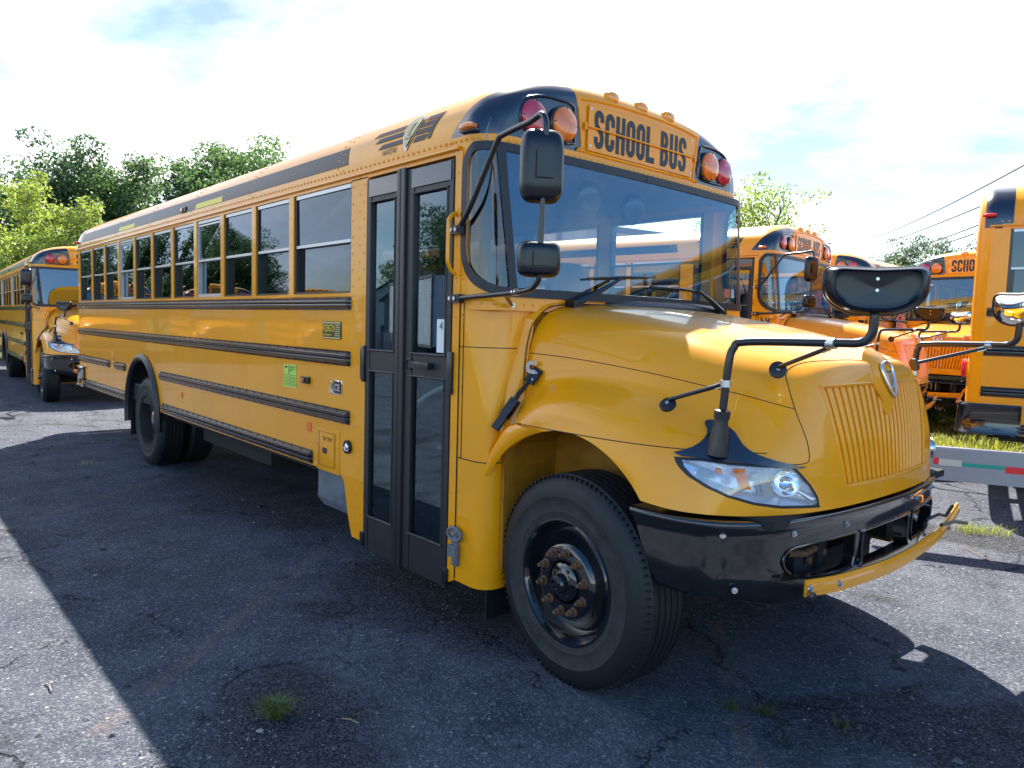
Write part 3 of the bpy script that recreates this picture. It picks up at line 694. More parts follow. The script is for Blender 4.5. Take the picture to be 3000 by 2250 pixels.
        b.lathe([(.056, -.004), (.058, .004), (.052, .002)], oo, (.72, -.69, 0), m_alu, 24)
        for k in range(9):
            b.obox((2.425+.004*k*.62, -.895+.004*k, 1.10-.0*k), ((.62, .78, 0), (.22, .25, -1), (.62, -.78, 0)), (.0012, .058, .004), m_alu)
        if sg > 0: b.flipy()
        b.build('reflector', hl, smooth=40)
    # ---------------- bumper
    BP = [(2.60, 0), (2.597, .2), (2.585, .375), (2.56, .6), (2.51, .84), (2.45, .98), (2.36, 1.09), (2.23, 1.155), (2.08, 1.175), (1.98, 1.172)]
    bpl = crl(BP, 4); bs = [0]
    for a, c in zip(bpl, bpl[1:]): bs.append(bs[-1]+math.hypot(a[0]-c[0], a[1]-c[1]))
    BL = bs[-1]
    def bpt(s_, z, off=0):
        q = abs(s_); x = float(np.interp(q, bs, [p[0] for p in bpl])); y = float(np.interp(q, bs, [p[1] for p in bpl]))
        x2 = float(np.interp(q+.02, bs, [p[0] for p in bpl])); y2 = float(np.interp(q+.02, bs, [p[1] for p in bpl])); l = math.hypot(x2-x, y2-y) or 1
        nx, ny = (y2-y)/l, -(x2-x)/l
        if q > BL-.021: nx, ny = 0, 1
        return Vector((x+nx*off, (y+ny*off)*(1 if s_ >= 0 else -1), z))
    def prof(s_, t):   # t 0 top back .. 1 bottom back
        pr = [(-.10, .955), (-.015, .955), (.004, .944), (.0, .92), (-.010, .885), (-.012, .80), (-.02, .70), (-.05, .635), (-.10, .615), (-.16, .61)]
        o, z = cr(pr, t*(len(pr)-1)*.9999); q = min(1, max(0, (1.15-abs(s_))/.5)); q = q*q*(3-2*q); z -= q*.075*max(0, min(1, (.70-z)/.09))
        return bpt(s_, z, o)
    sfog = lambda z: 0
    fo = sdrr(.28, .86, .685, .85, .06, .05); ce = sdrr(-.245, .40, .675, .83, .035)
    fo = sdpoly([(.335, .835), (.70, .835), (.80, .825), (.835, .79), (.82, .745), (.74, .70), (.60, .682), (.345, .682)])
    ce = sdrr(-.265, .265, .672, .835, .035)
    endc = lambda a, z: BL-(max(0, .95-z)*.45)-abs(a)
    pol = pgrid(prof, -BL, BL, 150, 0, 1, 44)
    ops = lambda p, a, c: max(fo(abs(a), p.z), ce(a, p.z)) if c > .15 and c < .85 else -1
    b = MB(); addp(b, clips(clips(pol, lambda p, a, c: -ops(p, a, c)), lambda p, a, c: endc(a, p.z)), m_blkb)
    # opening returns
    for ring, mir in ((crl([(.335, .835), (.70, .835), (.80, .825), (.835, .79), (.82, .745), (.74, .70), (.60, .682), (.345, .682), (.335, .835)], 2), True),):
        for sg in (-1, 1): b.grid(lambda u, v: (lambda q: bpt(sg*q[0], q[1], -.012-.05*v))(cr(ring, u*(len(ring)-1)*.9999)), 30, 1, m_blkb); b.tube([bpt(sg*q[0], q[1], -.008) for q in ring], .006, m_blkb, 6)
    rr_ = [(-.265, .69), (-.265, .815), (-.245, .835), (.245, .835), (.265, .815), (.265, .69), (.245, .672), (-.245, .672), (-.265, .69)]
    b.grid(lambda u, v: (lambda q: bpt(q[0], q[1], -.012-.06*v))(cr(rr_, u*8*.9999)), 40, 1, m_blkb)
    b.tube([bpt(cr(rr_, i/5)[0], cr(rr_, i/5)[1], -.008) for i in range(41)], .007, m_blkb, 6)
    bm_ = P(b, 'bumper', smooth=45)
    b = MB()
    for s_, z in ((1.12, .90), (.78, .89), (.41, .885), (-1.12, .90), (-.78, .89), (-.41, .885), (1.06, .675), (.62, .655), (-1.06, .675), (-.62, .655)):
        q = bpt(s_, z, -.012); n_ = bpt(s_, z, .1)-bpt(s_, z, 0); 
        b = MB(); b.cyl(q, n_, .013, .006, m_zinc, 12); b.cyl(q+n_.normalized()*.006, n_, .008, .008, m_zinc, 6); b.build('bumper_bolt', bm_)
    # crossing-gate bar along the bumper
    b = MB(); L1 = Vector((2.575, -.76, .671)); path = [Vector(q) for q in crl([(2.572, -.76, .672), (2.61, -.497, .656), (2.632, -.005, .642), (2.625, .47, .663), (2.61, .72, .69), (2.585, .99, .748)], 5)]
    pr = [(-.036, -.004), (-.036, .004), (-.016, .006), (-.010, .017), (.010, .017), (.016, .006), (.036, .004), (.036, -.004)]
    n_ = len(pr); vs = [p+Vector((o, 0, h)) for p in path for h, o in pr]
    b.mesh(vs, [(i*n_+k, i*n_+(k+1) % n_, (i+1)*n_+(k+1) % n_, (i+1)*n_+k) for i in range(len(path)-1) for k in range(n_)]+[tuple(range(n_)), tuple(len(vs)-n_+k for k in range(n_))], m_yel)
    for t in (0, 4, 20): q = path[t]+Vector((.012, .012, 0)); b.cyl(q, (1, 0, 0), .016, .007, m_zinc, 12); b.cyl(q+Vector((.007, 0, 0)), (1, 0, 0), .009, .009, m_zinc, 6)
    ga = P(b, 'crossing_gate_bar')
    b = MB(); b.tube([bpt(.5, .66, -.02)*1, Vector((2.60, -.74, .65)), Vector((2.61, -.80, .648))][1:], .012, m_blkp, 8)
    b.build('cable', ga); b = MB()
    b.tube([(2.56, .60, .74), (2.60, .66, .77), (2.615, .72, .755), (2.62, .80, .80)], .009, m_blkp, 6); b.tube([(2.62, .64, .72), (2.66, .72, .735), (2.70, .78, .725)], .010, m_blkp, 6)
    b.build('cable', ga)
    # frame, radiator, steering parts seen through the bumper
    b = MB(); b.box(2.0, 2.46, -.42, -.34, .66, .93, m_und); b.box(2.0, 2.46, .34, .42, .66, .93, m_und); b.box(2.28, 2.34, -.55, .55, .70, 1.0, m_dark)
    b.box(1.0, 2.3, -.55, .55, .45, .62, m_und); b.cyl((2.44, -.02, .70), (0, 0, 1), .011, .2, m_alu); b.cyl((2.44, -.09, .70), (0, 0, 1), .008, .2, m_alu)
    b.box(2.42, 2.47, -.0, .06, .70, .80, m_dark); b.tube([(2.44, -.40, .745), (2.46, -.55, .75), (2.42, -.62, .752)], .016, m_rust, 8)
    for y, z in ((-.50, .71), (-.37, .80), (-.36, .72), (-.45, .80)): b.cyl((2.45, y, z), (1, 0, 0), .017, .014, m_rust, 8)
    b.box(2.36, 2.44, -.60, -.34, .64, .84, m_dark); P(b, 'chassis_front', smooth=30)
    b = MB(); b.box(2.02, 2.52, -.95, .95, .93, .968, m_und); b.box(XR+.3, 1.07, -1.1, 1.1, .60, .70, m_und); b.box(XR+.2, 2.2, -.43, -.35, .55, .82, m_und); b.box(XR+.2, 2.2, .35, .43, .55, .82, m_und)
    b.box(-5.2, -4.9, -.85, .85, .42, .58, m_und); b.box(1.5, 1.68, -.85, .85, .40, .52, m_und); b.sph((-5.05, 0, .5), (.22, .22, .22), m_und)
    b.box(-3.9, -2.2, -.95, -.5, .42, .62, m_und); b.box(-3.5, -1.5, .5, 1.0, .40, .62, m_und); b.tube([(-7, .6, .5), (-3, .5, .5)], .06, m_und)
    P(b, 'chassis', smooth=30)
    # ---------------- wheels
    def wheel(x, yo, front, sg):
        Rt = .512; w = .28; ax = (0, -1, 0)
        b = MB()
        side = [(.292, 0), (.31, .004), (.335, .010), (.345, .006), (.40, .012), (.405, .016), (.44, .012), (.47, .0), (.490, -.018), (.502, -.030), (.509, -.040)]
        td = [m_tdust]*5+[m_tyre]*5
        groove = []; y0 = -.040
        for k in range(5):
            ya = -.040-k*.040; groove += [(Rt, ya-.002), (Rt, ya-.033), (Rt-.014, ya-.034), (Rt-.014, ya-.040), (Rt, ya-.041)]
        prof_ = side+groove+[(Rt, -.245), (.495, -.262), (.47, -.278), (.40, -.285), (.30, -.275)]
        mats_ = [m_tdust]*5+[m_tyre]*(len(prof_)-6)
        o = Vector((0, 0, 0))
        b.lathe(prof_, o, ax, m_tyre, 72, mats_)
        for k in range(96):
            a = 2*PI*k/96; ca, sa = math.cos(a), math.sin(a)
            b.obox((.500*ca, .026, .500*sa), ((ca, 0, sa), (-sa, 0, ca), (0, 1, 0)), (.006, .0045, .012), m_tyre)
        ty_parts = b
        r_ = MB()
        if front:
            rp = [(.305, -.004), (.303, .006), (.292, .006), (.286, -.006), (.274, -.03), (.262, -.07), (.248, -.085), (.232, -.082), (.205, -.055), (.188, -.022), (.178, -.004), (.168, .002), (.105, .002), (.10, -.012), (.092, -.03), (.001, -.03)]
        else:
            rp = [(.305, -.004), (.303, .006), (.292, .006), (.286, -.006), (.274, -.03), (.262, -.10), (.250, -.16), (.20, -.165), (.11, -.165), (.001, -.16)]
        r_.lathe(rp, o, ax, m_rim if front else m_und, 64)
        for q in (r_, ty_parts): pass
        if sg > 0: r_.flipy(); ty_parts.flipy()
        ro = r_.build('wheel', bus, smooth=40); ro.location = (x, yo, .503)
        t_ = ty_parts.build('tyre', ro, smooth=35)
        if front:
            for tx, a0 in (('11R22.5', -2.0), ('11R22.5', 1.2)): fonttext('sidewall_lettering', tx, None, (1, 0, 0), (0, 0, 1), .038, m_tyre, ro, sx=1.25, off=.006, fn=lambda a, c: Vector(((.372+c)*math.cos(a0-a/.39), sg*.0118, (.372+c)*math.sin(a0-a/.39))))
        h_ = MB()
        if front:
            h_.lathe([(.092, -.03), (.090, .004), (.078, .012), (.060, .016), (.048, .020), (.046, .055), (.040, .062), (.024, .064), (.024, .055), (.001, .056)], o, ax, m_rim, 32)
            for k in range(6):
                a = k*PI/3; h_.cyl((.069*math.cos(a), -.010, .069*math.sin(a)), ax, .009, .010, m_rim, 6)
        else: h_.lathe([(.11, -.165), (.105, -.06), (.09, -.05), (.001, -.05)], o, ax, m_rim, 24)
        if sg > 0: h_.flipy()
        h_.build('hub', ro, smooth=40)
        for k in range(10):
            a = 2*PI*(k+.35)/10; q = Vector((.1425*math.cos(a), 0, .1425*math.sin(a))); dy = 0 if front else .165
            n_ = MB(); y0 = -.002+dy
            n_.lathe([(.023, 0), (.023, .004), (.0165, .008)], q+Vector((0, y0, 0)), ax, m_rust, 12); n_.lathe([(.0165, .004), (.0165, .030), (.012, .033), (.010, .033), (.010, .050), (.001, .052)], q+Vector((0, y0, 0)), ax, m_rust, 6)
            if sg > 0: n_.flipy()
            n_.build('lug_nut', ro, smooth=30)
        return ro
    fr = wheel(1.589, -1.150, True, -1); fr.rotation_euler = (0, 0, -.05)
    fl = wheel(1.589, 1.150, True, 1); fl.rotation_euler = (0, 0, -.05)
    wheel(-5.06, -1.185, False, -1); wheel(-5.06, 1.185, False, 1)
    b = MB(); b.lathe([(.30, 0), (.40, .01), (.49, -.01), (.512, -.04), (.512, -.24), (.49, -.27), (.30, -.27)], (-5.06, -.86, .503), (0, -1, 0), m_tyre, 48); P2(b, 'inner_tyre')
    # mud flaps, step box, wheel-arch flare
    b = MB(); b.box(1.03, 1.042, -1.17, -.78, .14, .66, m_rub); b.box(1.022, 1.03, -1.15, -.80, .63, .66, m_und); P(b, 'mud_flap')
    b = MB(); b.box(-5.78, -5.77, -1.18, -.6, .25, .62, m_rub); P(b, 'rear_mud_flap')
    b = MB(); b.box(-.98, -.40, -1.12, -.7, .42, .68, m_grey); b.extr([(-.98, -1.12, .42), (-.40, -1.12, .42), (-.42, -1.10, .36), (-.93, -1.10, .36)], (0, .4, 0), m_grey); P(b, 'tool_box', bevel=.006)
    b = MB()
    for sg in (-1, 1):
        b = MB(); b.grid(lambda u, v: (lambda a, c, o: (-5.09+(.575+c*.085)*math.cos(a), sg*(1.222+o), .56+(.63+c*.085)*math.sin(a)))(PI*(-.06+1.12*u), v, .012+.035*math.sin(PI*min(1, v*1.1))), 40, 6, m_rub)
        b.grid(lambda u, v: (lambda a: (-5.09+.575*math.cos(a), sg*(1.236-.06*v), .56+.63*math.sin(a)))(PI*(-.06+1.12*u)), 40, 1, m_rub)
        P(b, 'wheel_arch_flare', smooth=50)
    # ---------------- rub rails
    def rail(x0, x1, z0, z1, sg, lobes=2):
        b = MB(); h = z1-z0; f = .014; pr = [(z0, .004), (z0+f, .004), (z0+f+.004, .022)]
        zz_ = z0+f+.006; step = (h-2*f-.008)/(lobes if lobes else 1)
        for k in range(lobes):
            a = zz_+k*step; pr += [(a+step*.10, .028), (a+step*.5, .030), (a+step*.80, .028), (a+step*.92, .018)]
        pr += [(z1-f-.002, .020), (z1-f, .004), (z1, .004)]
        xs_ = [x0, x0+.02, x0+.02, x1-.02, x1-.02, x1]; sc = [.0, .9, 1, 1, .9, .0]
        b.mesh([(x, sg*(1.2215+o*k_ if o > .005 else 1.2215+o), z) for x, k_ in ((x0+.004, 0), (x0+.022, 1), (x1-.022, 1), (x1-.004, 0)) for z, o in pr],
               [(i*len(pr)+j, i*len(pr)+j+1, (i+1)*len(pr)+j+1, (i+1)*len(pr)+j) for i in range(3) for j in range(len(pr)-1)], m_rail)
        n = int((x1-x0)/.155)
        for i in range(n+1):
            x = x0+.03+(x1-x0-.06)*i/max(n, 1)
            for z in (z0+f*.5, z1-f*.5): b.box(x-.005, x+.005, sg*1.225, sg*1.231, z-.004, z+.004, m_rail)
        P(b, 'rub_rail', smooth=30)
    for sg in (-1, 1):
        e = -.335
        rail(XR+.12, e if sg < 0 else .7, 1.782, 1.868, sg); rail(XR+.12, e if sg < 0 else .7, 1.413, 1.513, sg)
        rail(-4.42, e if sg < 0 else .7, 1.026, 1.120, sg); rail(XR+.12, -6.55, 1.026, 1.120, sg); rail(-6.28, -5.80, 1.026, 1.120, sg)
        rail(-4.36, -.86, .683, .781, sg); rail(XR+.2, -5.76, .683, .781, sg)
    # rear bumper
    b = MB(); rb = [(-7.98, 1.225), (-8.0, 1.25), (-8.32, 1.25), (-8.42, 1.22), (-8.48, 1.12), (-8.50, .9), (-8.50, 0)]
    rb = crl(rb, 3); rb = [(x, -y) for x, y in rb]+[(x, y) for x, y in rb[-2::-1]]; pz = [(.0, .66), (.014, .672), (.002, .70), (-.004, .90), (.012, .935), (.0, .955), (-.03, .958)]
    cxr = -8.2
    vs = []
    for i, (x, y) in enumerate(rb):
        a = Vector((*rb[max(i-1, 0)], 0)); c = Vector((*rb[min(i+1, len(rb)-1)], 0)); t = (c-a).normalized(); nn = Vector((-abs(t.y) if x < -8.25 else 0, math.copysign(1, y)*abs(t.x), 0))
        if nn.length < .01: nn = Vector((-1, 0, 0))
        nn.normalize(); vs += [(x+nn.x*o, y+nn.y*o, z) for o, z in pz]
    k = len(pz); b.mesh(vs, [(i*k+j, i*k+j+1, (i+1)*k+j+1, (i+1)*k+j) for i in range(len(rb)-1) for j in range(k-1)], m_blkb); P(b, 'rear_bumper', smooth=45)
    for sg in (-1, 1):
        b = MB(); b.grid(lambda u, v: (lambda tt, w: (XR+.14-.143*math.sin(w), sg*-1*(roofsec(tt)[0]-roofnrm(tt)[0]*(.14*(1-math.cos(w))-.003)), roofsec(tt)[1]-roofnrm(tt)[1]*(.14*(1-math.cos(w))-.003)))(.30*v, (u-.6)*PI/2 if u > .6 else 0) if u > .4 else roof_pt(XR+.14+.14*(1-u/.4), float(np.interp(.30*v, [k/800 for k in range(401)], _tab)), .003, sg*-1 if False else sg), 12, 14, m_blk)
        P(b, 'rear_lamp_housing', smooth=50)

    for sg in (-1, 1):
        b = MB(); b.cyl((XR-.01, sg*1.0, 1.28), (-1, 0, 0), .09, .03, m_redr, 24, .015); P(b, 'tail_lamp')
        b = MB(); b.cyl((XR-.005, sg*1.06, 1.55), (-1, 0, 0), .06, .04, m_org, 24, .01); P(b, 'rear_turn_lamp')
    # ---------------- windows
    def window(x0, x1, sg, silver=False, gm=None):
        gm = gm or m_gls
        b = MB(); z0, z1, zm = 1.895, 2.600, 2.235; mm = m_alu if silver else m_blkp; t = .022
        y = lambda a: sg*(1.21-a)
        b.box(x0, x0+t, y(-.004), y(.05), z0, z1, mm); b.box(x1-t, x1, y(-.004), y(.05), z0, z1, mm)
        b.box(x0+t, x1-t, y(-.002), y(.05), z0, z0+(.03 if silver else .014), mm); b.box(x0+t, x1-t, y(-.003), y(.05), z1-.026, z1, m_alu)
        b.box(x0+t, x1-t, y(-.001), y(.03), zm-.010, zm+.010, m_alu)
        b.box(x0+t, x0+t+.03, y(.030), y(.055), z0+.014, zm-.01, m_blkp)
        if silver: b.box(x0+t, x1-t, y(.0), y(.03), z1-.05, z1-.036, m_alu)
        o = P(b, 'window', smooth=0)
        b = MB(); rv = random.Random(int(x0*100)); j1, j2 = rv.uniform(-.003, .003), rv.uniform(-.003, .003)
        b.poly([(x0+t, y(.010+j1), zm+.01), (x1-t, y(.010-j1), zm+.01), (x1-t, y(.010-j2), z1-.026), (x0+t, y(.010+j2), z1-.026)], gm)
        b.poly([(x0+t, y(.034+j2), z0+.014), (x1-t, y(.034-j2), z0+.014), (x1-t, y(.034+j1), zm-.01), (x0+t, y(.034-j1), zm-.01)], gm)
        b.build('pane', o, smooth=0)
    for sg in (-1, 1):
        window(WIN0+.040, -.347, sg, gm=m_gld if sg > 0 else None)
        for j in range(10):
            x1 = WIN0-PITCH*j-.040; x0 = (WIN0-PITCH*(j+1)+.040) if j < 9 else -8.163
            window(x0, x1, sg, silver=(j in (2, 6)))
    window(-.215, .70, 1, gm=m_glc)
    # ---------------- entrance door
    Yd = -1.215
    for (xa, xb, ga, gb) in ((-.135, .225, -.085, .192), (.318, .757, .385, .708)):
        b = MB()
        b.box(xa, ga, Yd-.018, Yd+.03, .25, 2.585, m_door); b.box(gb, xb, Yd-.018, Yd+.03, .25, 2.585, m_door)
        b.box(ga, gb, Yd-.014, Yd+.03, .25, .475, m_door); b.box(ga, gb, Yd-.014, Yd+.03, 1.405, 1.535, m_door)
        b.box(ga, gb, Yd-.014, Yd+.03, 2.445, 2.475, m_door)
        for z in (.475, 1.405, 1.535, 2.445): b.tube([(ga-.01, Yd-.018, z), (gb+.01, Yd-.018, z)], .007, m_door, 8)
        for x in (ga, gb):
            b.tube([(x, Yd-.018, .475), (x, Yd-.018, 1.405)], .006, m_door, 8); b.tube([(x, Yd-.018, 1.535), (x, Yd-.018, 2.445)], .006, m_door, 8)
        o = P(b, 'door_leaf', smooth=30)
        b = MB()
        for z0, z1 in ((.475, 1.405), (1.535, 2.445), (2.475, 2.585)): b.poly([(ga, Yd, z0), (gb, Yd, z0), (gb, Yd, z1), (ga, Yd, z1)], m_gld)
        b.box(ga-.02, gb+.03, Yd-.022, Yd-.0145, 2.478, 2.58, m_blk)
        b.build('pane', o, smooth=0)
        if ga > 0:
            b = MB(); b.box(.44, .60, Yd-.055, Yd-.035, 1.452, 1.492, m_blkp); b.box(.44, .455, Yd-.04, Yd-.012, 1.455, 1.489, m_blkp); b.box(.585, .60, Yd-.04, Yd-.012, 1.455, 1.489, m_blkp)
            b.lathe([(.036, .0), (.036, .008), (.028, .010), (.026, -.002), (.001, -.003)], (.365, Yd-.016, 1.47), (0, -1, 0), m_blkp, 20); b.build('handle', o, bevel=.003)
            b = MB(); b.box(.615, .692, Yd-.006, Yd-.004, 1.55, 1.735, m_wht); lb = b.build('label', o)
            fonttext('number', '4', (.64, Yd-.0075, 1.675), (1, 0, 0), (0, 0, 1), .065, m_txt, lb)
    b = MB(); b.box(.228, .268, Yd-.034, Yd+.02, .235, 2.60, m_door); b.box(.272, .315, Yd-.034, Yd+.02, .235, 2.60, m_door); b.box(.262, .278, Yd-.030, Yd+.01, .24, 2.59, m_rub); P(b, 'door_seal', bevel=.006)
    for x in (-.15, .765):
        b = MB(); b.extr([(x-.03, Yd-.012, 1.36), (x-.012, Yd-.012, 1.33), (x+.02, Yd-.012, 1.33), (x+.02, Yd-.012, 1.56), (x-.012, Yd-.012, 1.56), (x-.03, Yd-.012, 1.53)], (0, -.018, 0), m_blkp); P(b, 'door_hinge', bevel=.003)
    for x in (-.16, .735): b = MB(); b.box(x, x+.04, Yd-.03, Yd+.01, .27, .36, m_blkp); P(b, 'door_pivot', bevel=.003)
    b = MB(); b.tube(crl([(.79, -1.226, 2.30), (.795, -1.262, 2.285), (.803, -1.292, 2.255), (.806, -1.298, 2.225), (.806, -1.298, 2.06), (.803, -1.292, 2.03), (.795, -1.262, 1.99), (.79, -1.226, 1.975)], 4), .011, m_yel, 10)
    for z in (2.30, 1.975): b.sph((.79, -1.226, z), (.018, .010, .026), m_yel, 10, 6)
    P(b, 'grab_handle')
    # ---------------- side details
    def plate(name, x0, x1, z0, z1, m, d=.004, bev=.0015):
        b = MB(); b.box(x0, x1, -1.2215, -1.2215-d, z0, z1, m); return P(b, name, bevel=bev)
    o = plate('dealer_plate', -.725, -.465, 1.585, 1.705, m_txt)
    b = MB(); yy = -1.2275
    for z0, z1 in ((1.59, 1.598), (1.692, 1.70)): b.box(-.722, -.468, yy, yy+.002, z0, z1, m_gold)
    b.box(-.55, -.547, yy, yy+.002, 1.60, 1.69, m_gold)
    for i in range(6): b.box(-.54, -.475, yy, yy+.002, 1.607+i*.0145, 1.613+i*.0145, m_gold)
    b.build('border', o)
    fonttext('lettering', 'WOLFINGTON', (-.717, yy, 1.635), (1, 0, 0), (0, 0, 1), .070, m_ylab, o, sx=.36, off=.012)
    fonttext('script', 'Body Company, Inc.', (-.712, yy, 1.608), (1, 0, 0), (0, 0, 1), .026, m_ylab, o, sx=.62, off=.01, shear=.35)
    o = plate('badge', -.62, -.445, 1.215, 1.31, m_chr)
    b = MB(); yy = -1.2275; b.extr([(-.555, yy+.001, 1.232), (-.548, yy+.001, 1.223), (-.453, yy+.001, 1.223), (-.453, yy+.001, 1.302), (-.55, yy+.001, 1.302), (-.562, yy+.001, 1.28)], (0, -.001, 0), m_txt)
    b.poly([(-.588+x, yy-.0005, 1.265+y) for x, y in shield((.016, .028))], m_gold); b.box(-.591, -.585, yy-.002, yy, 1.25, 1.285, m_txt); b.build('badge_face', o)
    fonttext('lettering', 'CE', (-.548, yy-.001, 1.24), (1, 0, 0), (0, 0, 1), .065, m_alu, o, sx=1.0, off=.03)
    o = plate('notice_sticker', -1.345, -1.135, 1.205, 1.375, m_lbl, .001, 0)
    b = MB(); yy = -1.2235
    b.box(-1.265, -1.26, yy, yy+.001, 1.30, 1.37, m_txt); b.box(-1.34, -1.14, yy, yy+.001, 1.294, 1.297, m_txt)
    for i in range(7): b.box(-1.33, -1.15+.01*(i % 2), yy, yy+.0005, 1.219+i*.0105, 1.222+i*.0105, m_txt)
    b.poly([(-1.325, yy, 1.345), (-1.295, yy, 1.345), (-1.285, yy, 1.36), (-1.315, yy, 1.365)], m_txt); b.build('small_print', o)
    fonttext('lettering', 'UNAUTHORIZED\nSCHOOL BUS\nENTRY', (-1.255, yy, 1.352), (1, 0, 0), (0, 0, 1), .0165, m_txt, o, sx=.85, off=.01)
    b = MB(); b.box(-1.02, -.91, -1.222, -1.245, 1.255, 1.305, m_blkp); b.box(-1.01, -.95, -1.246, -1.262, 1.262, 1.298, m_amb); P(b, 'side_marker_lamp', bevel=.004)
    for nm, x, z, r, mm in (('reflector', -.925, .945, .038, m_org), ('reflector', -3.72, .925, .03, m_org), ('rear_reflector', -8.06, .90, .035, m_redr)):
        b = MB(); b.cyl((x, -1.2215, z), (0, -1, 0), r, .003, mm, 24); P(b, nm)
    b = MB(); b.box(-.80, -.475, -1.2235, -1.221, .665, .965, m_yel); b.box(-.765, -.53, -1.229, -1.2235, .70, .945, m_yel); 
    for x in (-.787, -.50):
        for i in range(4): rivet(b, (x, -1.2235, .70+i*.075), (0, -1, 0), .007)
    o = P(b, 'filler_door', bevel=.002)
    b = MB(); b.box(-.70, -.64, -1.232, -1.229, .79, .83, m_blkp); b.tube([(-.758, -1.2295, .94), (-.535, -1.2295, .94), (-.535, -1.2295, .705), (-.758, -1.2295, .705)], .002, m_dark, 4, closed=True); b.build('latch', o)
    fonttext('lettering', 'DEF ONLY', (-.70, -1.2305, .88), (1, 0, 0), (0, 0, 1), .042, m_txt, o, sx=.7)
    b = MB(); b.box(-6.47, -6.36, -1.2235, -1.221, 1.06, 1.24, m_yel); b.box(-6.43, -6.40, -1.226, -1.2235, 1.13, 1.16, m_grey); P(b, 'fuel_door', bevel=.002)
    b = MB(); b.lathe([(.001, .012), (.028, .012), (.03, .02), (.045, .018), (.046, .001)], (-.355, -1.2215, .88), (0, -1, 0), m_blkp, 24, [m_chr, m_chr, m_blkp, m_blkp]); b.sph((-.355, -1.235, .88), (.022, .012, .026), m_chr, 12, 8); P(b, 'door_step_lamp')
    b = MB(); b.box(-3.70, -3.58, -1.17, -1.225, 2.72, 2.775, m_blkp); b.box(-3.68, -3.63, -1.225, -1.235, 2.728, 2.768, m_amb); P(b, 'roof_marker_lamp', bevel=.004)
    # roof stripe, yellow exit labels
    b = MB(); a0, a1 = .115, .215
    def xfr(v): return -.40-.05*v
    b.grid(lambda u, v: roof_pt(XR+.36+(xfr(v)-XR-.36)*u, .10+.125*v, .0025), 60, 3, m_strp)
    b.grid(lambda u, v: roof_pt(XR+.36+(xfr(v)-XR-.36)*u, .10+.125*v, .0025, 1), 60, 3, m_strp); P(b, 'roof_stripe', smooth=50)
    b = MB()
    for x0, x1 in ((-3.30, -2.62), (-6.03, -5.36)): b = MB(); b.grid(lambda u, v: roof_pt(x0+(x1-x0)*u, .10+.05*v, .004), 4, 2, m_ylab); P(b, 'exit_label', smooth=50)
    # winged shield emblem on the roof side (both sides)
    for sg in (-1, 1):
        f = lambda a, c, o=.0035: roof_pt(a, c, o, sg)
        b = MB()
        for (xa, xb, c0_, dz) in ((-.16, .17, .235, .030), (-.11, .20, .185, .030), (-.05, .22, .135, .028)):
            b.grid(lambda u, v: f(xa+(xb-xa)*u+.05*v, c0_+dz*v), 6, 1, m_strp)
        for (xa, xb, c0_) in ((.38, .545, .25), (.36, .515, .205), (.34, .485, .16), (.33, .45, .118)):
            b.grid(lambda u, v: f(xa+(xb-xa)*u+.03*v, c0_+.032*v), 4, 1, m_strp)
        b.grid(lambda u, v: f(.475+.02*u+.05*v+(0 if u < .5 else .015), .118+.165*v), 2, 4, m_strp)
        o = P(b, 'wing_emblem', smooth=50)
        b = MB(); cc = (.285, .20)
        def fill(k, off, mm):
            pl = shield((.082, .115), k)
            b.mesh([f(cc[0]+x+y*.12, cc[1]+y, off) for x, y in pl]+[f(cc[0], cc[1], off)], [(i, (i+1) % len(pl), len(pl)) for i in range(len(pl))], mm)
        fill(1, .006, m_alu); fill(.86, .0075, m_blk); fill(.78, .009, m_gold); 
        for xa, xb, ca, cb_ in ((-.03, .03, .045, .057), (-.03, .03, -.05, -.038), (-.010, .010, -.038, .045)):
            b.grid(lambda u, v: f(cc[0]+xa+(xb-xa)*u+.12*(ca+(cb_-ca)*v), cc[1]+ca+(cb_-ca)*v, .011), 2, 2, m_blk)
        b.build('shield', o, smooth=50)
        if sg < 0: fonttext('lettering', 'NAVISTAR', 0*Vector((1, 0, 0)), (1, 0, 0), (0, 0, 1), .048, m_txt, o, sx=.95, off=.01, shear=.3, fn=lambda a, c: f(.005+a*.75, .092+c, .005))
    # engine badge and hood latch
    b = MB(); nb = 14; pass
    hs = lambda dx, dz, o: Vector((1.165+dx, -(1.0-(1.165+dx-1.1)*.08)-o, 1.497+dz))
    po = [(.030, .030), (-.010, .030), (-.026, .018), (-.030, 0), (-.026, -.018), (-.010, -.030), (.030, -.030), (.030, -.012), (-.004, -.012), (-.010, 0), (-.004, .012), (.030, .012)]
    b.extr([hs(x*1.1, z*1.1, .004) for x, z in po], (0, -.016, 0), m_chr); P(b, 'engine_badge')
    for sg in (-1, 1):
        b = MB(); A = Vector((1.165, 1.015, 1.415)); Bq = Vector((1.04, 1.125, 1.23)); Bq = Vector((1.125, 1.115, 1.285)); A = Vector((1.178, 1.02, 1.437)); A.y *= -1; Bq.y *= -1
        dd = (A-Bq).normalized(); n_ = Vector((0, -1, 0)); sd_ = dd.cross(n_).normalized(); n_ = sd_.cross(dd)
        b.obox(A+dd*.02, (dd, sd_, n_), (.045, .032, .007), m_blkh); b.tube([A, A.lerp(Bq, .5)+Vector((0, -.012, 0)), Bq], .012, m_blkh, 8, rs=[.010, .013, .012])
        b.obox(Bq, (dd, sd_, n_), (.055, .028, .014), m_blkh); b.obox(Bq-dd*.08, (dd, sd_, n_), (.055, .026, .006), m_blkh)
        for i, j in ((.04, .014), (.04, -.014), (.0, .016)): b.cyl(A+dd*i+sd_*j+n_*.006, n_, .006, .006, m_zinc, 8)
        if sg > 0: b.flipy()
        P(b, 'hood_latch', bevel=0)
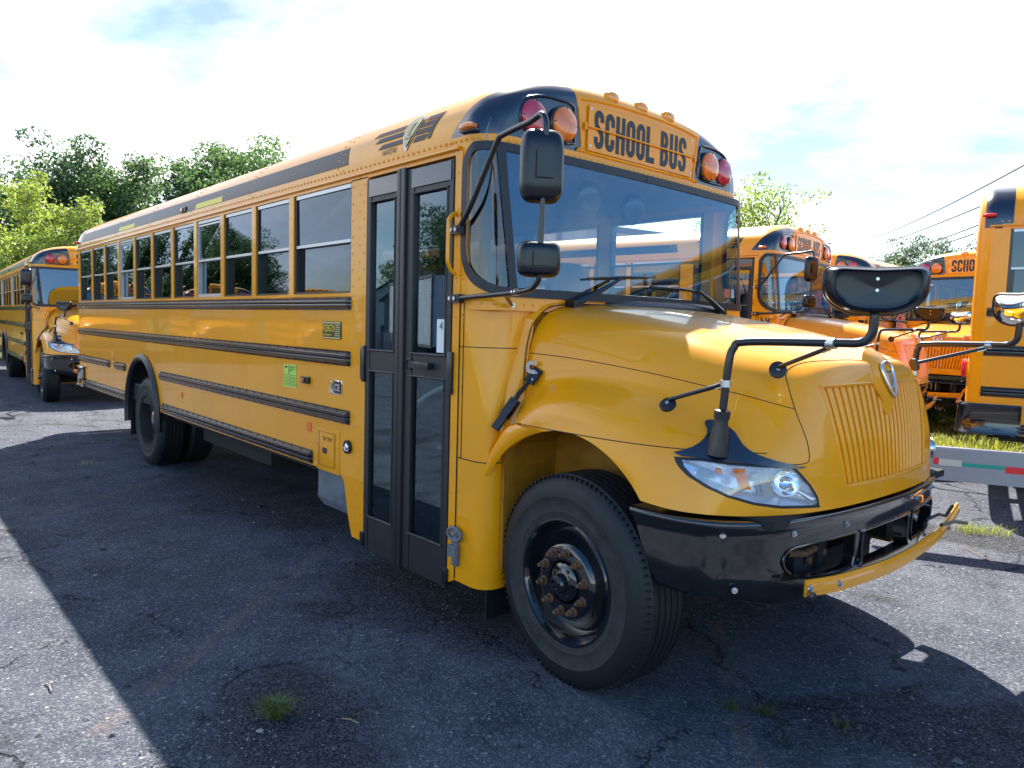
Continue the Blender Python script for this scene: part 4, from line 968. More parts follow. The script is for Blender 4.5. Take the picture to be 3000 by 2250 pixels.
    # ---------------- mirrors
    for sg in (-1, 1):
      if sg < 0:
        b = MB(); top = crl([(.77, -1.226, 2.205), (.83, -1.245, 2.215), (.97, -1.27, 2.335), (1.17, -1.29, 2.585), (1.236, -1.30, 2.615), (1.459, -1.34, 2.624), (1.555, -1.366, 2.632), (1.592, -1.372, 2.60), (1.598, -1.372, 2.52), (1.590, -1.372, 2.36)], 4)
        b.tube(top, .0145, m_blkp, 10); b.tube([(1.590, -1.372, 2.36), (1.583, -1.372, 2.0)], .0135, m_blkp, 10)
        b.tube(crl([(1.583, -1.372, 2.0), (1.583, -1.372, 1.93), (1.555, -1.368, 1.893), (1.49, -1.352, 1.872), (1.3, -1.31, 1.862), (.80, -1.24, 1.846)], 4), .0135, m_blkp, 10)
        b.tube([(1.27, -1.30, 1.862), (1.10, -1.10, 1.815)], .010, m_blkp, 8); b.cyl((1.10, -1.10, 1.815), (1, -.3, 0), .014, .012, m_zinc, 8)
        for z in (2.205, 1.846): b.box(.755, .86, -1.224, -1.262, z-.022, z+.022, m_blkp); b.cyl((.785, -1.262, z), (0, -1, 0), .011, .008, m_zinc, 8); b.cyl((.825, -1.262, z), (0, -1, 0), .011, .008, m_zinc, 8)
        for x in (1.36, 1.385): b.cyl((x, -1.322-(x-1.36)*.24, 1.865), (1, -.24, 0), .0165, .01, m_chr, 12)
        if sg > 0: b.flipy()
        mo = P(b, 'side_mirror', smooth=45)
        # housings
        for (zc, hw, hh, dp) in ((2.408, .098, .160, .062), (2.005, .098, .080, .055)):
            b = MB(); cc_ = Vector((1.578, -1.368, zc)); fw = Vector((.86, -.50 if sg < 0 else -.50, 0)).normalized(); sd2 = Vector((-fw.y, fw.x, 0))
            def hf(u, v):
                a = 2*PI*u; q = v*PI/2; e = .45; sgn = lambda w: math.copysign(abs(w)**e, w)
                rr = math.cos(q)**.38 if v < 1 else 0; return cc_+sd2*(hw*sgn(math.cos(a))*rr)+Vector((0, 0, 1))*(hh*sgn(math.sin(a))*rr)+fw*(dp*math.sin(q)-.02)
            b.grid(hf, 40, 14, m_blkh, cu=True)
            b.grid(lambda u, v: (lambda a: cc_+sd2*(hw*math.copysign(abs(math.cos(a))**.45, math.cos(a))*v)+Vector((0, 0, 1))*(hh*math.copysign(abs(math.sin(a))**.45, math.sin(a))*v)-fw*(.02+(.02 if hh < .1 else 0)*(1-v*v)))(2*PI*u), 40, 4, m_chr, cu=True)
            b.obox(cc_+fw*(dp-.012), (sd2, (0, 0, 1), fw), (.038, .058 if hh > .1 else .03, .006), m_blkh)
            if sg > 0: b.flipy()
            b.build('mirror_head', mo, smooth=40)
    for sg in (-1, 1):
        b = MB(); pth = crl([(2.285, -1.0, 1.22), (2.30, -1.0, 1.40), (2.312, -.995, 1.58), (2.325, -.985, 1.645), (2.375, -.972, 1.672), (2.70, -.925, 1.680), (2.79, -.912, 1.684), (2.825, -.906, 1.71), (2.833, -.905, 1.755), (2.833, -.905, 1.84)], 5)
        b.tube(pth, .0165, m_blkp, 12)
        for a_, c_ in (((2.305, -.997, 1.50), (2.07, -1.055, 1.415)), ((2.695, -.926, 1.665), (2.39, -.755, 1.565))):
            a_, c_ = Vector(a_), Vector(c_); b.tube([a_, a_.lerp(c_, .93), c_], .009, m_blkp, 8, rs=[.0095, .0095, .006])
            b.tube([a_+(Vector((0, 0, .014*k)) if a_.z < 1.6 else Vector((.016*k, -.0025*k, .012))) for k in (-1, 1)], .0215, m_zinc, 12)
            b.obox(a_.lerp(c_, .08), ((c_-a_), (0, 0, 1), (0, 1, 0)), (.022, .012, .006), m_zinc)
        for q, n_ in (((2.07, -1.055, 1.39), (.15, -.75, .75)), ((2.39, -.745, 1.555), (.55, -.75, .3))):
            b.cyl(q, n_, .036, .012, m_rub, 24, .004); b.cyl(Vector(q)+Vector(n_).normalized()*.014, n_, .008, .008, m_zinc, 8)
        b.lathe([(.045, -.02), (.040, .03), (.030, .10), (.028, .13), (.033, .131), (.033, .165), (.018, .17)], (2.285, -1.0, 1.225), (.08, 0, 1), m_blkp, 20)
        if sg > 0: b.flipy()
        cm = P(b, 'crossview_mirror', smooth=45)
        # bracket plate lying on the fender (follows the hood surface)
        pad = sdpoly([(4.25, 7.02), (4.45, 6.88), (4.6, 6.7), (4.67, 6.5), (4.68, 6.3), (4.66, 6.1), (4.58, 5.9), (4.47, 5.75), (4.43, 5.6), (4.48, 5.48), (4.58, 5.43), (4.9, 5.5), (5.1, 5.62), (5.27, 5.8), (5.42, 5.95), (5.6, 6.05), (5.78, 6.1), (6.2, 6.11), (6.7, 6.11), (7.08, 6.14), (6.9, 6.22), (6.58, 6.29), (6.2, 6.4), (5.85, 6.5), (5.22, 6.8), (4.8, 6.93), (4.47, 7.03)])
        pp = pgrid(lambda u, v: hood(u, v, .008), 4.1, 7.2, 90, 5.3, 7.2, 60)
        pp = clips(pp, lambda p, a, c: pad(a, c)); b = MB(); addp(b, pp, m_blk)
        if sg > 0: b.flipy()
        b.build('mirror_bracket', cm, smooth=60)
        b = MB(); cc_ = Vector((2.828, -.905, 1.874)); fw = Vector((.52, -.85, .0)).normalized(); sd2 = Vector((-fw.y, fw.x, 0))
        def out(a):      # outline: wide flat top, narrower rounded bottom
            e_ = .34 if math.sin(a) > 0 else .62; x = math.copysign(abs(math.cos(a))**e_, math.cos(a)); y = math.copysign(abs(math.sin(a))**e_, math.sin(a))
            w = .172*(1 if y > 0 else 1-.30*(-y)**1.5); return x*w, y*.090-.016*(1-x*x)*(1 if y > 0 else 0)
        def sh(u, v):
            x, y = out(2*PI*u)
            if v < .25: k = 1-.02*v/.25; d_ = .0+.03*v/.25
            elif v < .55: w = (v-.25)/.3; k = .98-.16*w; d_ = .03+.03*math.sin(w*PI/2)
            elif v < .7: k = .82-.06*(v-.55)/.15; d_ = .06-.012*(v-.55)/.15
            else: k = .76*(1-(v-.7)/.3); d_ = .048-.006*(v-.7)/.3
            return cc_+sd2*(x*k)+Vector((0, 0, 1))*(y*k)+fw*d_
        b.grid(sh, 48, 22, m_blkh, cu=True)
        b.grid(lambda u, v: (lambda q: cc_+sd2*(q[0]*v*.97)+Vector((0, 0, 1))*(q[1]*v*.97)-fw*(.065*(1-v**2.2)))(out(2*PI*u)), 48, 12, m_chr, cu=True)
        b.tube([cc_+sd2*out(2*PI*i/48)[0]+Vector((0, 0, 1))*out(2*PI*i/48)[1] for i in range(48)], .005, m_blkp, 6, closed=True)
        for z in (-.005, .035): b.cyl(cc_+fw*.044+Vector((0, 0, z)), fw, .006, .004, m_zinc, 8)
        if sg > 0: b.flipy()
        b.build('mirror_head', cm, smooth=45)
    # ---------------- interior
    b = MB(); b.box(XR+.15, .30, -1.18, 1.18, .70, .88, m_dark); b.box(XR+.15, .0, -1.18, 1.18, .88, .90, m_seat)
    b.box(XR+.15, -.14, -1.205, -1.19, 1.3, 1.86, m_int); b.box(XR+.15, .76, 1.205, 1.19, 1.3, 1.86, m_int)
    b.grid(lambda u, v: (XR+.15+(1.0-XR-.2)*u, roofsec(v)[0]*.965, 2.60+(roofsec(v)[1]-2.62)*.93), 8, 24, m_int)
    P(b, 'interior_lining', smooth=40)
    b = MB(); b.box(.78, 1.05, -.95, 1.15, 1.55, 1.86, m_dark); b.sph((.98, .2, 1.84), (.16, .9, .08), m_blkp, 24, 10, .8); P(b, 'dashboard')
    b = MB(); cw_ = Vector((.62, .58, 1.90)); nn = Vector((-.45, 0, .9)).normalized(); e1 = Vector((0, 1, 0)); e2 = nn.cross(e1)
    b.tube([cw_+(e1*math.cos(a)+e2*math.sin(a))*.22 for a in [i*2*PI/32 for i in range(32)]], .016, m_blkp, 8, closed=True); b.sph(cw_, (.06, .06, .03), m_blkp)
    for a in (0, PI): b.tube([cw_, cw_+(e1*math.cos(a)+e2*math.sin(a))*.22], .012, m_blkp, 6)
    P(b, 'steering_wheel')
    b = MB(); b.sph((.10, .60, 1.45), (.26, .26, .07), m_seat, 20, 10, .6); b.sph((-.14, .60, 1.82), (.08, .24, .40), m_seat, 20, 12, .6); b.box(-.05, .2, .45, .75, .9, 1.4, m_dark); P(b, 'driver_seat')
    b = MB(); b.cyl((.85, -.30, 2.50), (1, 0, -.2), .10, .03, m_blkp, 24, .03); b.cyl((.85, .12, 2.48), (1, 0, -.2), .10, .03, m_blkp, 24, .03); P(b, 'interior_fan')
    st = None
    for k in range(11):
        for sg in (-1, 1):
            if st is None:
                b = MB(); b.sph((0, 0, 1.32), (.24, .48, .09), m_seat, 16, 8, .35); b.sph((-.22, 0, 1.60), (.07, .48, .36), m_seat, 16, 10, .35); st = P(b, 'passenger_seat'); st.location = (-.75, -.67, 0)
            else:
                o = st.copy(); C.objects.link(o); o.parent = bus; o.location = (-.75-.69*k, sg*.67, 0)
    b = MB(); b.box(-.12, .75, -1.18, -.55, .30, .33, m_und); b.box(-.12, .75, -1.0, -.98, .33, .60, m_dark); b.box(-.12, .75, -.99, -.55, .58, .60, m_und); b.box(-.12, .75, -.74, -.55, .60, .88, m_dark)
    b.box(-.12, .75, -1.19, -1.16, .322, .345, m_step); b.box(-.12, .75, -1.02, -.99, .592, .612, m_step); b.box(-.12, .75, -.76, -.73, .872, .892, m_step); b.box(-.14, -.12, -1.2, -.5, .3, 1.5, m_dark); b.box(.75, .77, -1.2, -.5, .3, 1.8, m_dark)
    P(b, 'entrance_steps', smooth=0)
    b = MB(); b.tube(crl([(.10, -1.10, .56), (.10, -1.10, .60), (.10, -1.10, 1.05), (.13, -1.08, 1.15), (.25, -1.0, 1.28), (.4, -.9, 1.36)], 4), .014, m_step, 8); b.box(.04, .14, -1.13, -1.07, .54, .57, m_step); b.cyl((.10, -1.10, .95), (0, 0, 1), .02, .05, m_step, 10); P(b, 'handrail')
    return bus
bus = make_bus()
tag(bus, 'large yellow school bus with dark door leaves, nearest and largest', 'school bus', 'school buses parked in the yard')
# ================================================================== THE YARD
rnd = random.Random(7)
# ---------------- asphalt: one sheet
def asphalt():
    m = bpy.data.materials.new('worn_asphalt'); m.use_nodes = True; t = m.node_tree; b = t.nodes['Principled BSDF']; L = t.links.new
    co = N(t, 'ShaderNodeTexCoord').outputs['Object']
    def noise_(sc, det=4.0, ro=.6, vec=None, dist=0.0):
        n = N(t, 'ShaderNodeTexNoise', inp={'Scale': sc, 'Detail': det, 'Roughness': ro, 'Distortion': dist}); L(vec or co, n.inputs[0]); return n.outputs[0]
    def ramp(x, a, c, inv=False):
        f = Mth(t, 'MULTIPLY', Mth(t, 'SUBTRACT', x, a), 1/(c-a), clamp=True); return Mth(t, 'SUBTRACT', 1, f) if inv else f
    def mix(f, a, c, typ='MIX'):
        n = N(t, 'ShaderNodeMix', data_type='RGBA', blend_type=typ); 
        if isinstance(f, (int, float)): n.inputs[0].default_value = f
        else: L(f, n.inputs[0])
        for i, v in ((6, a), (7, c)):
            if isinstance(v, tuple): n.inputs[i].default_value = (*v, 1)
            else: L(v, n.inputs[i])
        return n.outputs[2]
    big = noise_(.35, 5, .6); mid = noise_(2.3, 6, .65); fine = noise_(38, 5, .7)
    base = mix(ramp(big, .35, .65), (.066, .073, .096), (.122, .128, .148))
    base = mix(Mth(t, 'MULTIPLY', ramp(noise_(7.0, 5, .7), .52, .66), .5), base, (.040, .044, .058)); base = mix(ramp(mid, .40, .66), base, (.040, .046, .064))
    vo = N(t, 'ShaderNodeTexVoronoi', inp={'Scale': 100.0}); L(co, vo.inputs['Vector'])
    sp = N(t, 'ShaderNodeSeparateColor'); L(vo.outputs['Color'], sp.inputs[0])
    stone = mix(Mth(t, 'POWER', sp.outputs[0], 3.0), (.040, .044, .056), (.34, .345, .35))
    base = mix(Mth(t, 'MULTIPLY', ramp(fine, .34, .60), .55), base, stone)
    vo2 = N(t, 'ShaderNodeTexVoronoi', inp={'Scale': 34.0}); L(co, vo2.inputs['Vector']); sp2 = N(t, 'ShaderNodeSeparateColor'); L(vo2.outputs['Color'], sp2.inputs[0])
    base = mix(Mth(t, 'MULTIPLY', ramp(sp2.outputs[1], .95, .97), ramp(vo2.outputs['Distance'], .22, .34, True)), base, (.30, .29, .28))
    # loose dark gravel patches
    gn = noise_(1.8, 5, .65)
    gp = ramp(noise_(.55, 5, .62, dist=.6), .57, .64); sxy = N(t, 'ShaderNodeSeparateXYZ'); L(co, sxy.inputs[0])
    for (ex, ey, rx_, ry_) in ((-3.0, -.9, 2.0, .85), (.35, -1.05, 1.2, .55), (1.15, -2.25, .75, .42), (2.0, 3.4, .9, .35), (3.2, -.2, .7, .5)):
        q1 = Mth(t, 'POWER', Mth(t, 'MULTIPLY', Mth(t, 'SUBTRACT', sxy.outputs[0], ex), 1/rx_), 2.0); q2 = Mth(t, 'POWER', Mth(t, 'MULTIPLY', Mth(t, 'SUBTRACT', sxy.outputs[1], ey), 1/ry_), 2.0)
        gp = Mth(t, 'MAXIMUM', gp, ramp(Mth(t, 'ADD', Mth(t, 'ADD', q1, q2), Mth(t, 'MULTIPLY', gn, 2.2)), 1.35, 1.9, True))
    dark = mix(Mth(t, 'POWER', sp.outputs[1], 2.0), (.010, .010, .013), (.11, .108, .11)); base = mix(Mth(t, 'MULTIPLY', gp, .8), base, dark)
    # dry sandy film
    base = mix(Mth(t, 'MULTIPLY', ramp(noise_(.8, 4, .6, dist=.3), .58, .75), .35), base, (.13, .128, .13))
    # cracks: edges of warped cells, thinned by a mask
    wp = N(t, 'ShaderNodeTexNoise', inp={'Scale': 2.2, 'Detail': 6.0, 'Roughness': .68}); L(co, wp.inputs[0])
    va = N(t, 'ShaderNodeVectorMath', operation='MULTIPLY_ADD'); L(wp.outputs['Color'], va.inputs[0]); va.inputs[1].default_value = (.55, .55, 0); L(co, va.inputs[2])
    cr1 = N(t, 'ShaderNodeTexVoronoi', feature='DISTANCE_TO_EDGE', inp={'Scale': .62}); L(va.outputs[0], cr1.inputs['Vector'])
    cr2 = N(t, 'ShaderNodeTexVoronoi', feature='DISTANCE_TO_EDGE', inp={'Scale': 3.4}); L(va.outputs[0], cr2.inputs['Vector'])
    k1 = Mth(t, 'MULTIPLY', ramp(cr1.outputs[0], .001, .0065, True), ramp(mid, .45, .54)); k2 = Mth(t, 'MULTIPLY', ramp(cr2.outputs[0], .004, .02, True), ramp(big, .56, .64)); ck = Mth(t, 'MAXIMUM', k1, Mth(t, 'MULTIPLY', k2, .8))
    base = mix(Mth(t, 'MULTIPLY', ck, .8), base, (.012, .012, .012))
    # worn yellow bay lines (paint on the tarmac)
    sx_ = N(t, 'ShaderNodeSeparateXYZ'); L(co, sx_.inputs[0]); X, Yc = sx_.outputs[0], sx_.outputs[1]; wear = ramp(noise_(5, 6, .75), .42, .62)
    for (x0, y0), (x1, y1) in (((-3.0, -2.74), (-5.6, .5)), ((.328, -2.535), (-2.1, .20)), ((1.452, .322), (2.62, -1.15))):
        dx, dy = x1-x0, y1-y0; l = math.hypot(dx, dy); nx, ny = -dy/l, dx/l
        dd = Mth(t, 'ABSOLUTE', Mth(t, 'ADD', Mth(t, 'ADD', Mth(t, 'MULTIPLY', X, nx), Mth(t, 'MULTIPLY', Yc, ny)), -(x0*nx+y0*ny)))
        al = Mth(t, 'ADD', Mth(t, 'ADD', Mth(t, 'MULTIPLY', X, dx/l), Mth(t, 'MULTIPLY', Yc, dy/l)), -(x0*dx+y0*dy)/l)
        f = Mth(t, 'MULTIPLY', Mth(t, 'MULTIPLY', ramp(dd, .045, .055, True), ramp(al, -.6, -.5)), ramp(al, l+.1, l+.2, True))
        base = mix(Mth(t, 'MULTIPLY', Mth(t, 'MULTIPLY', f, wear), .26), base, (.30, .18, .09))
    # earth and grit beyond the yard
    far = ramp(Mth(t, 'ADD', Yc, Mth(t, 'MULTIPLY', noise_(.7, 4), 2.5)), 7.6, 8.4); base = mix(far, base, mix(ramp(fine, .4, .6), (.10, .085, .06), (.24, .21, .17)))
    far2 = ramp(Mth(t, 'ADD', Mth(t, 'MULTIPLY', X, -1), Mth(t, 'MULTIPLY', noise_(.4, 4), 4)), 27, 29); base = mix(far2, base, (.06, .08, .025))
    L(base, b.inputs['Base Color']); b.inputs['Roughness'].default_value = .88; b.inputs['Specular IOR Level'].default_value = .12
    h = Mth(t, 'ADD', Mth(t, 'MULTIPLY', fine, .5), Mth(t, 'MULTIPLY', vo.outputs['Distance'], -.9)); h = Mth(t, 'ADD', h, Mth(t, 'MULTIPLY', ck, -2.0)); h = Mth(t, 'ADD', h, Mth(t, 'MULTIPLY', vo2.outputs['Distance'], -.5))
    bp = N(t, 'ShaderNodeBump', inp={'Strength': .9, 'Distance': .006}); L(h, bp.inputs['Height'])
    bp2 = N(t, 'ShaderNodeBump', inp={'Strength': .5, 'Distance': .05}); L(noise_(1.6, 4), bp2.inputs['Height']); L(bp.outputs[0], bp2.inputs['Normal']); L(bp2.outputs[0], b.inputs['Normal'])
    return m
def gz(x, y): q = max(0, min(1, (y-3.0)/2.2)); return .12*q*q*(3-2*q)
gb = MB(); ga_ = asphalt(); ys_ = [-400, 2.9]+[3.0+.11*i for i in range(21)]+[5.3, 400]
gb.mesh([(x, y, gz(x, y)) for y in ys_ for x in (-400, 400)], [(2*i, 2*i+1, 2*i+3, 2*i+2) for i in range(len(ys_)-1)], ga_); g = gb.build('ground', smooth=0); tag(g, kind='structure')
def tree_hills():
    m = mat('far_hill', (.05, .075, .035), .95, var=(.05, .4)); b = MB()
    b.grid(lambda u, v: (lambda a, q: (380*math.cos(a)*(1+.02*v), 380*math.sin(a)*(1+.02*v), -1+v*(9+5*noise.noise(Vector((math.cos(a)*4, math.sin(a)*4, 0))))))(2*PI*u, 0), 160, 3, m, cu=True)
    tag(b.build('hills'), kind='structure')
tree_hills()
# ---------------- other buses: copies of the first with its parts
SMALL = ('exit_label', 'notice_sticker', 'dealer_plate', 'badge', 'passenger_seat', 'interior_fan', 'handrail', 'engine_badge')
def other(x, y, th, z, label, skip=SMALL):
    o = copy_tree(bus, None, skip); o.location = (x, y, z); o.rotation_euler = (0, 0, th); o['label'] = label; return o
busA = other(-14.15, .20, -.048, -.03, 'yellow school bus behind the rear end of the nearest one, 7 beside its windshield')
busB = other(-2.24, 6.54, .117, .12, 'yellow school bus just behind the hood of the nearest bus, 59 on its cowl')
busC = other(-.20, 12.0, -1.630, .15, 'yellow school bus facing the camera with its grille showing at the right', SMALL)
busD = other(-3.31, 11.62, -1.494, .22, 'yellow school bus with red stop sign, mostly hidden behind bus 59 and a mirror')
busE = other(9.42, 7.72, .262, .14, 'yellow school bus showing only its rear corner and black bumper at right edge')
def bnum(b_, txt, x, z, side, size=.13):
    if x < 0:      # wraps round the cowl corner
        r_ = .262; f = lambda a, c: Vector((.82+r_*math.sin(.22+a/r_), side*(.97+r_*math.cos(.22+a/r_)), z+c)) if side < 0 else Vector((.82+r_*math.sin(.95-a/r_), .97+r_*math.cos(.95-a/r_), z+c))
        fonttext('fleet_number', txt, None, (1, 0, 0), (0, 0, 1), size, m_txt, b_, sx=.9, off=.02, fn=f); return
    y = -1.2275*(-side); f = (1, 0, 0) if side < 0 else (-1, 0, 0)
    fonttext('fleet_number', txt, (x, y, z), f, (0, 0, 1), size, m_txt, b_, sx=.9, off=.02)
bnum(busA, '7', .86, 1.60, -1, .17); bnum(busB, '59', -1, 1.70, -1, .15); bnum(busD, '49', -1, 1.68, 1, .15)
b = MB(); cs = [(math.cos(R(22.5+45*i)), math.sin(R(22.5+45*i))) for i in range(8)]
b.extr([(-.75+.23*c, 1.29, 1.74+.23*s_) for c, s_ in cs], (0, .01, 0), m_wht); b.extr([(-.75+.215*c, 1.30, 1.74+.215*s_) for c, s_ in cs], (0, .004, 0), mat('stop_red', (.65, .012, .02), .4))
b.box(-.85, -.65, 1.225, 1.29, 1.63, 1.80, m_blkp); b.cyl((-.75, 1.304, 1.88), (0, 1, 0), .035, .02, m_red, 16, .01); b.cyl((-.75, 1.304, 1.59), (0, 1, 0), .035, .02, m_red, 16, .01); so = b.build('stop_arm', busD)
b = MB(); write(b, 'STOP', (-.75+.155, 1.3055, 1.685), (-1, 0, 0), (0, 0, 1), .12, m_wht, .52, .13, .14); b.build('lettering', so, smooth=0, weld=False)
# ---------------- box trailer far behind
m_trl = mat('trailer_aluminium', (.42, .41, .42), .5, metal=.3, var=(1.2, .25)); m_trw = mat('trailer_white', (.62, .63, .64), .45, var=(.8, .12))
def trailer(loc, rz, L_, m, num, label, name='box_trailer'):
    t_ = empty(name, loc, rz); tag(t_, label, 'trailer')
    b = MB(); b.box(0, L_, -1.28, 1.28, 1.15, 3.95, m)
    k = int(L_/.4)
    for i in range(k+1):
        x = i*L_/k
        for s_ in (-1, 1): b.box(x-.02, x+.02, s_*1.28, s_*1.295, 1.2, 3.85, m)
    for s_ in (-1, 1): b.box(-.01, L_+.01, s_*1.27, s_*1.305, 3.85, 3.98, m_grey); b.box(-.01, L_+.01, s_*1.27, s_*1.305, 1.10, 1.22, m_grey)
    for x in (0, L_):
        for s_ in (-1, 1): b.box(x-.05, x+.05, s_*1.22, s_*1.31, 1.1, 3.98, m_grey)
    b.build('body', t_)
    b = MB(); b.box(.3, L_-.3, -.5, -.4, .85, 1.1, m_und); b.box(.3, L_-.3, .4, .5, .85, 1.1, m_und); b.box(L_-2.6, L_-2.5, -1.2, 1.2, .5, 1.1, m_und); b.build('chassis', t_)
    for x in (L_-1.1, L_-2.4):
        for s_ in (-1, 1):
            b = MB(); b.lathe([(.01, 0), (.28, .0), (.30, .03), (.46, .03), (.5, 0), (.5, -.25), (.3, -.25)], (x, s_*1.2, .5), (0, s_, 0), m_tyre, 32); b.build('wheel', t_)
    if num: fonttext('trailer_number', num[0], num[1], num[2], (0, 0, 1), .30, mat('red_vinyl', (.60, .03, .04), .5), t_, off=.012)
    return t_
t_ = trailer((-6.62, 19.55, 0), -1.72, 12, m_trl, ('9721', (.95, 1.312, 3.52), (-1, 0, 0)), 'grey aluminium box trailer with red number 9721 standing behind the parked buses')
# ---------------- silver beam barrier with reflective tape
fl = empty('beam_barrier', (1.775, 3.04, 0), math.atan2(.266, .573)); tag(fl, 'silver beam barrier with red, white and green tape to the right of the bumper', 'barrier')
b = MB(); x0, x1 = -.62, 3.6
b.extr([(x0, y, z) for y, z in [(0, .53), (0, .792), (.012, .805), (.05, .808), (.055, .79), (.03, .78), (.03, .555), (.055, .545), (.055, .53)]], (x1-x0, 0, 0), mat('brushed_aluminium', (.30, .30, .325), .42, metal=.6, var=(3, .12), bump=(90, .2))); b.build('beam', fl)
b = MB(); b.box(x1-.12, x1+.02, .03, .17, -.05, .85, m_grey); b.build('post', fl)
for q0, q1, z0, z1, m_, nm in ((.01, .05, .660, .715, m_redr, 'red'), (.05, .215, .655, .708, mat('tape_white', (.55, .53, .45), .35), 'white'), (.217, .52, .658, .690, mat('tape_green', (.01, .30, .23), .4), 'green'), (.52, .80, .634, .688, m_redr, 'red'), (1.0, 1.3, .634, .688, m_wht, 'white')):
    b = MB(); b.box(q0, q1, -.002, 0, z0, z1, m_); b.build('reflective_tape', fl, smooth=0, label=nm+' strip of tape on the beam')
# ---------------- overhead wires
m_wire = mat('wire_black', (.02, .02, .022), .6)
def wire(a, c, sag, r, label):
    a, c = Vector(a), Vector(c); b = MB(); b.tube([a.lerp(c, i/24)-Vector((0, 0, 4*sag*(i/24)*(1-i/24))) for i in range(25)], r, m_wire, 5)
    tag(b.build('overhead_wire'), label, 'wire', 'overhead wires crossing the sky at right')
wire((-.41+1.4, 13.86-2.7, 5.31-.25), (-21.67, 50.65, 8.34), .55, .018, 'topmost of the dark overhead wires, the one reaching the right edge')
wire((-2.31+1.0, 17.48-2, 4.84), (-20.17, 51.33, 7.86), .15, .020, 'second overhead wire from the top, reaching the rear corner of a bus')
wire((-3.0, 20, 4.9), (-18.28, 52.12, 7.6), .12, .022, 'third overhead wire from the top, just above the lowest one')
wire((-3.2, 20.4, 4.72), (-18.9, 51.9, 7.1), .12, .022, 'lowest overhead wire, passing over the far small trees')
# ---------------- trees
def leafmat(name, c1, c2, tr=.45):
    m = bpy.data.materials.new(name); m.use_nodes = True; t = m.node_tree; t.nodes.clear(); o = N(t, 'ShaderNodeOutputMaterial')
    g = N(t, 'ShaderNodeNewGeometry'); cr_ = N(t, 'ShaderNodeMix', data_type='RGBA'); cr_.inputs[6].default_value = (*c1, 1); cr_.inputs[7].default_value = (*c2, 1); t.links.new(g.outputs['Random Per Island'], cr_.inputs[0])
    d = N(t, 'ShaderNodeBsdfPrincipled', inp={'Roughness': .45}); t.links.new(cr_.outputs[2], d.inputs['Base Color']); tl = N(t, 'ShaderNodeBsdfTranslucent'); hs = N(t, 'ShaderNodeHueSaturation', inp={'Hue': .485, 'Saturation': 1.1, 'Value': 1.7}); t.links.new(cr_.outputs[2], hs.inputs['Color']); t.links.new(hs.outputs[0], tl.inputs[0])
    mx = N(t, 'ShaderNodeMixShader'); mx.inputs[0].default_value = tr; t.links.new(d.outputs[0], mx.inputs[1]); t.links.new(tl.outputs[0], mx.inputs[2]); t.links.new(mx.outputs[0], o.inputs[0]); return m
L_dark = leafmat('leaf_dark_green', (.026, .066, .028), (.075, .145, .048)); L_mid = leafmat('leaf_mid_green', (.045, .10, .036), (.11, .19, .060)); L_lite = leafmat('leaf_light_green', (.14, .215, .045), (.24, .31, .08), .55)
m_bark = mat('bark', (.085, .072, .06), .9, bump=(12, .8), var=(5, .4))
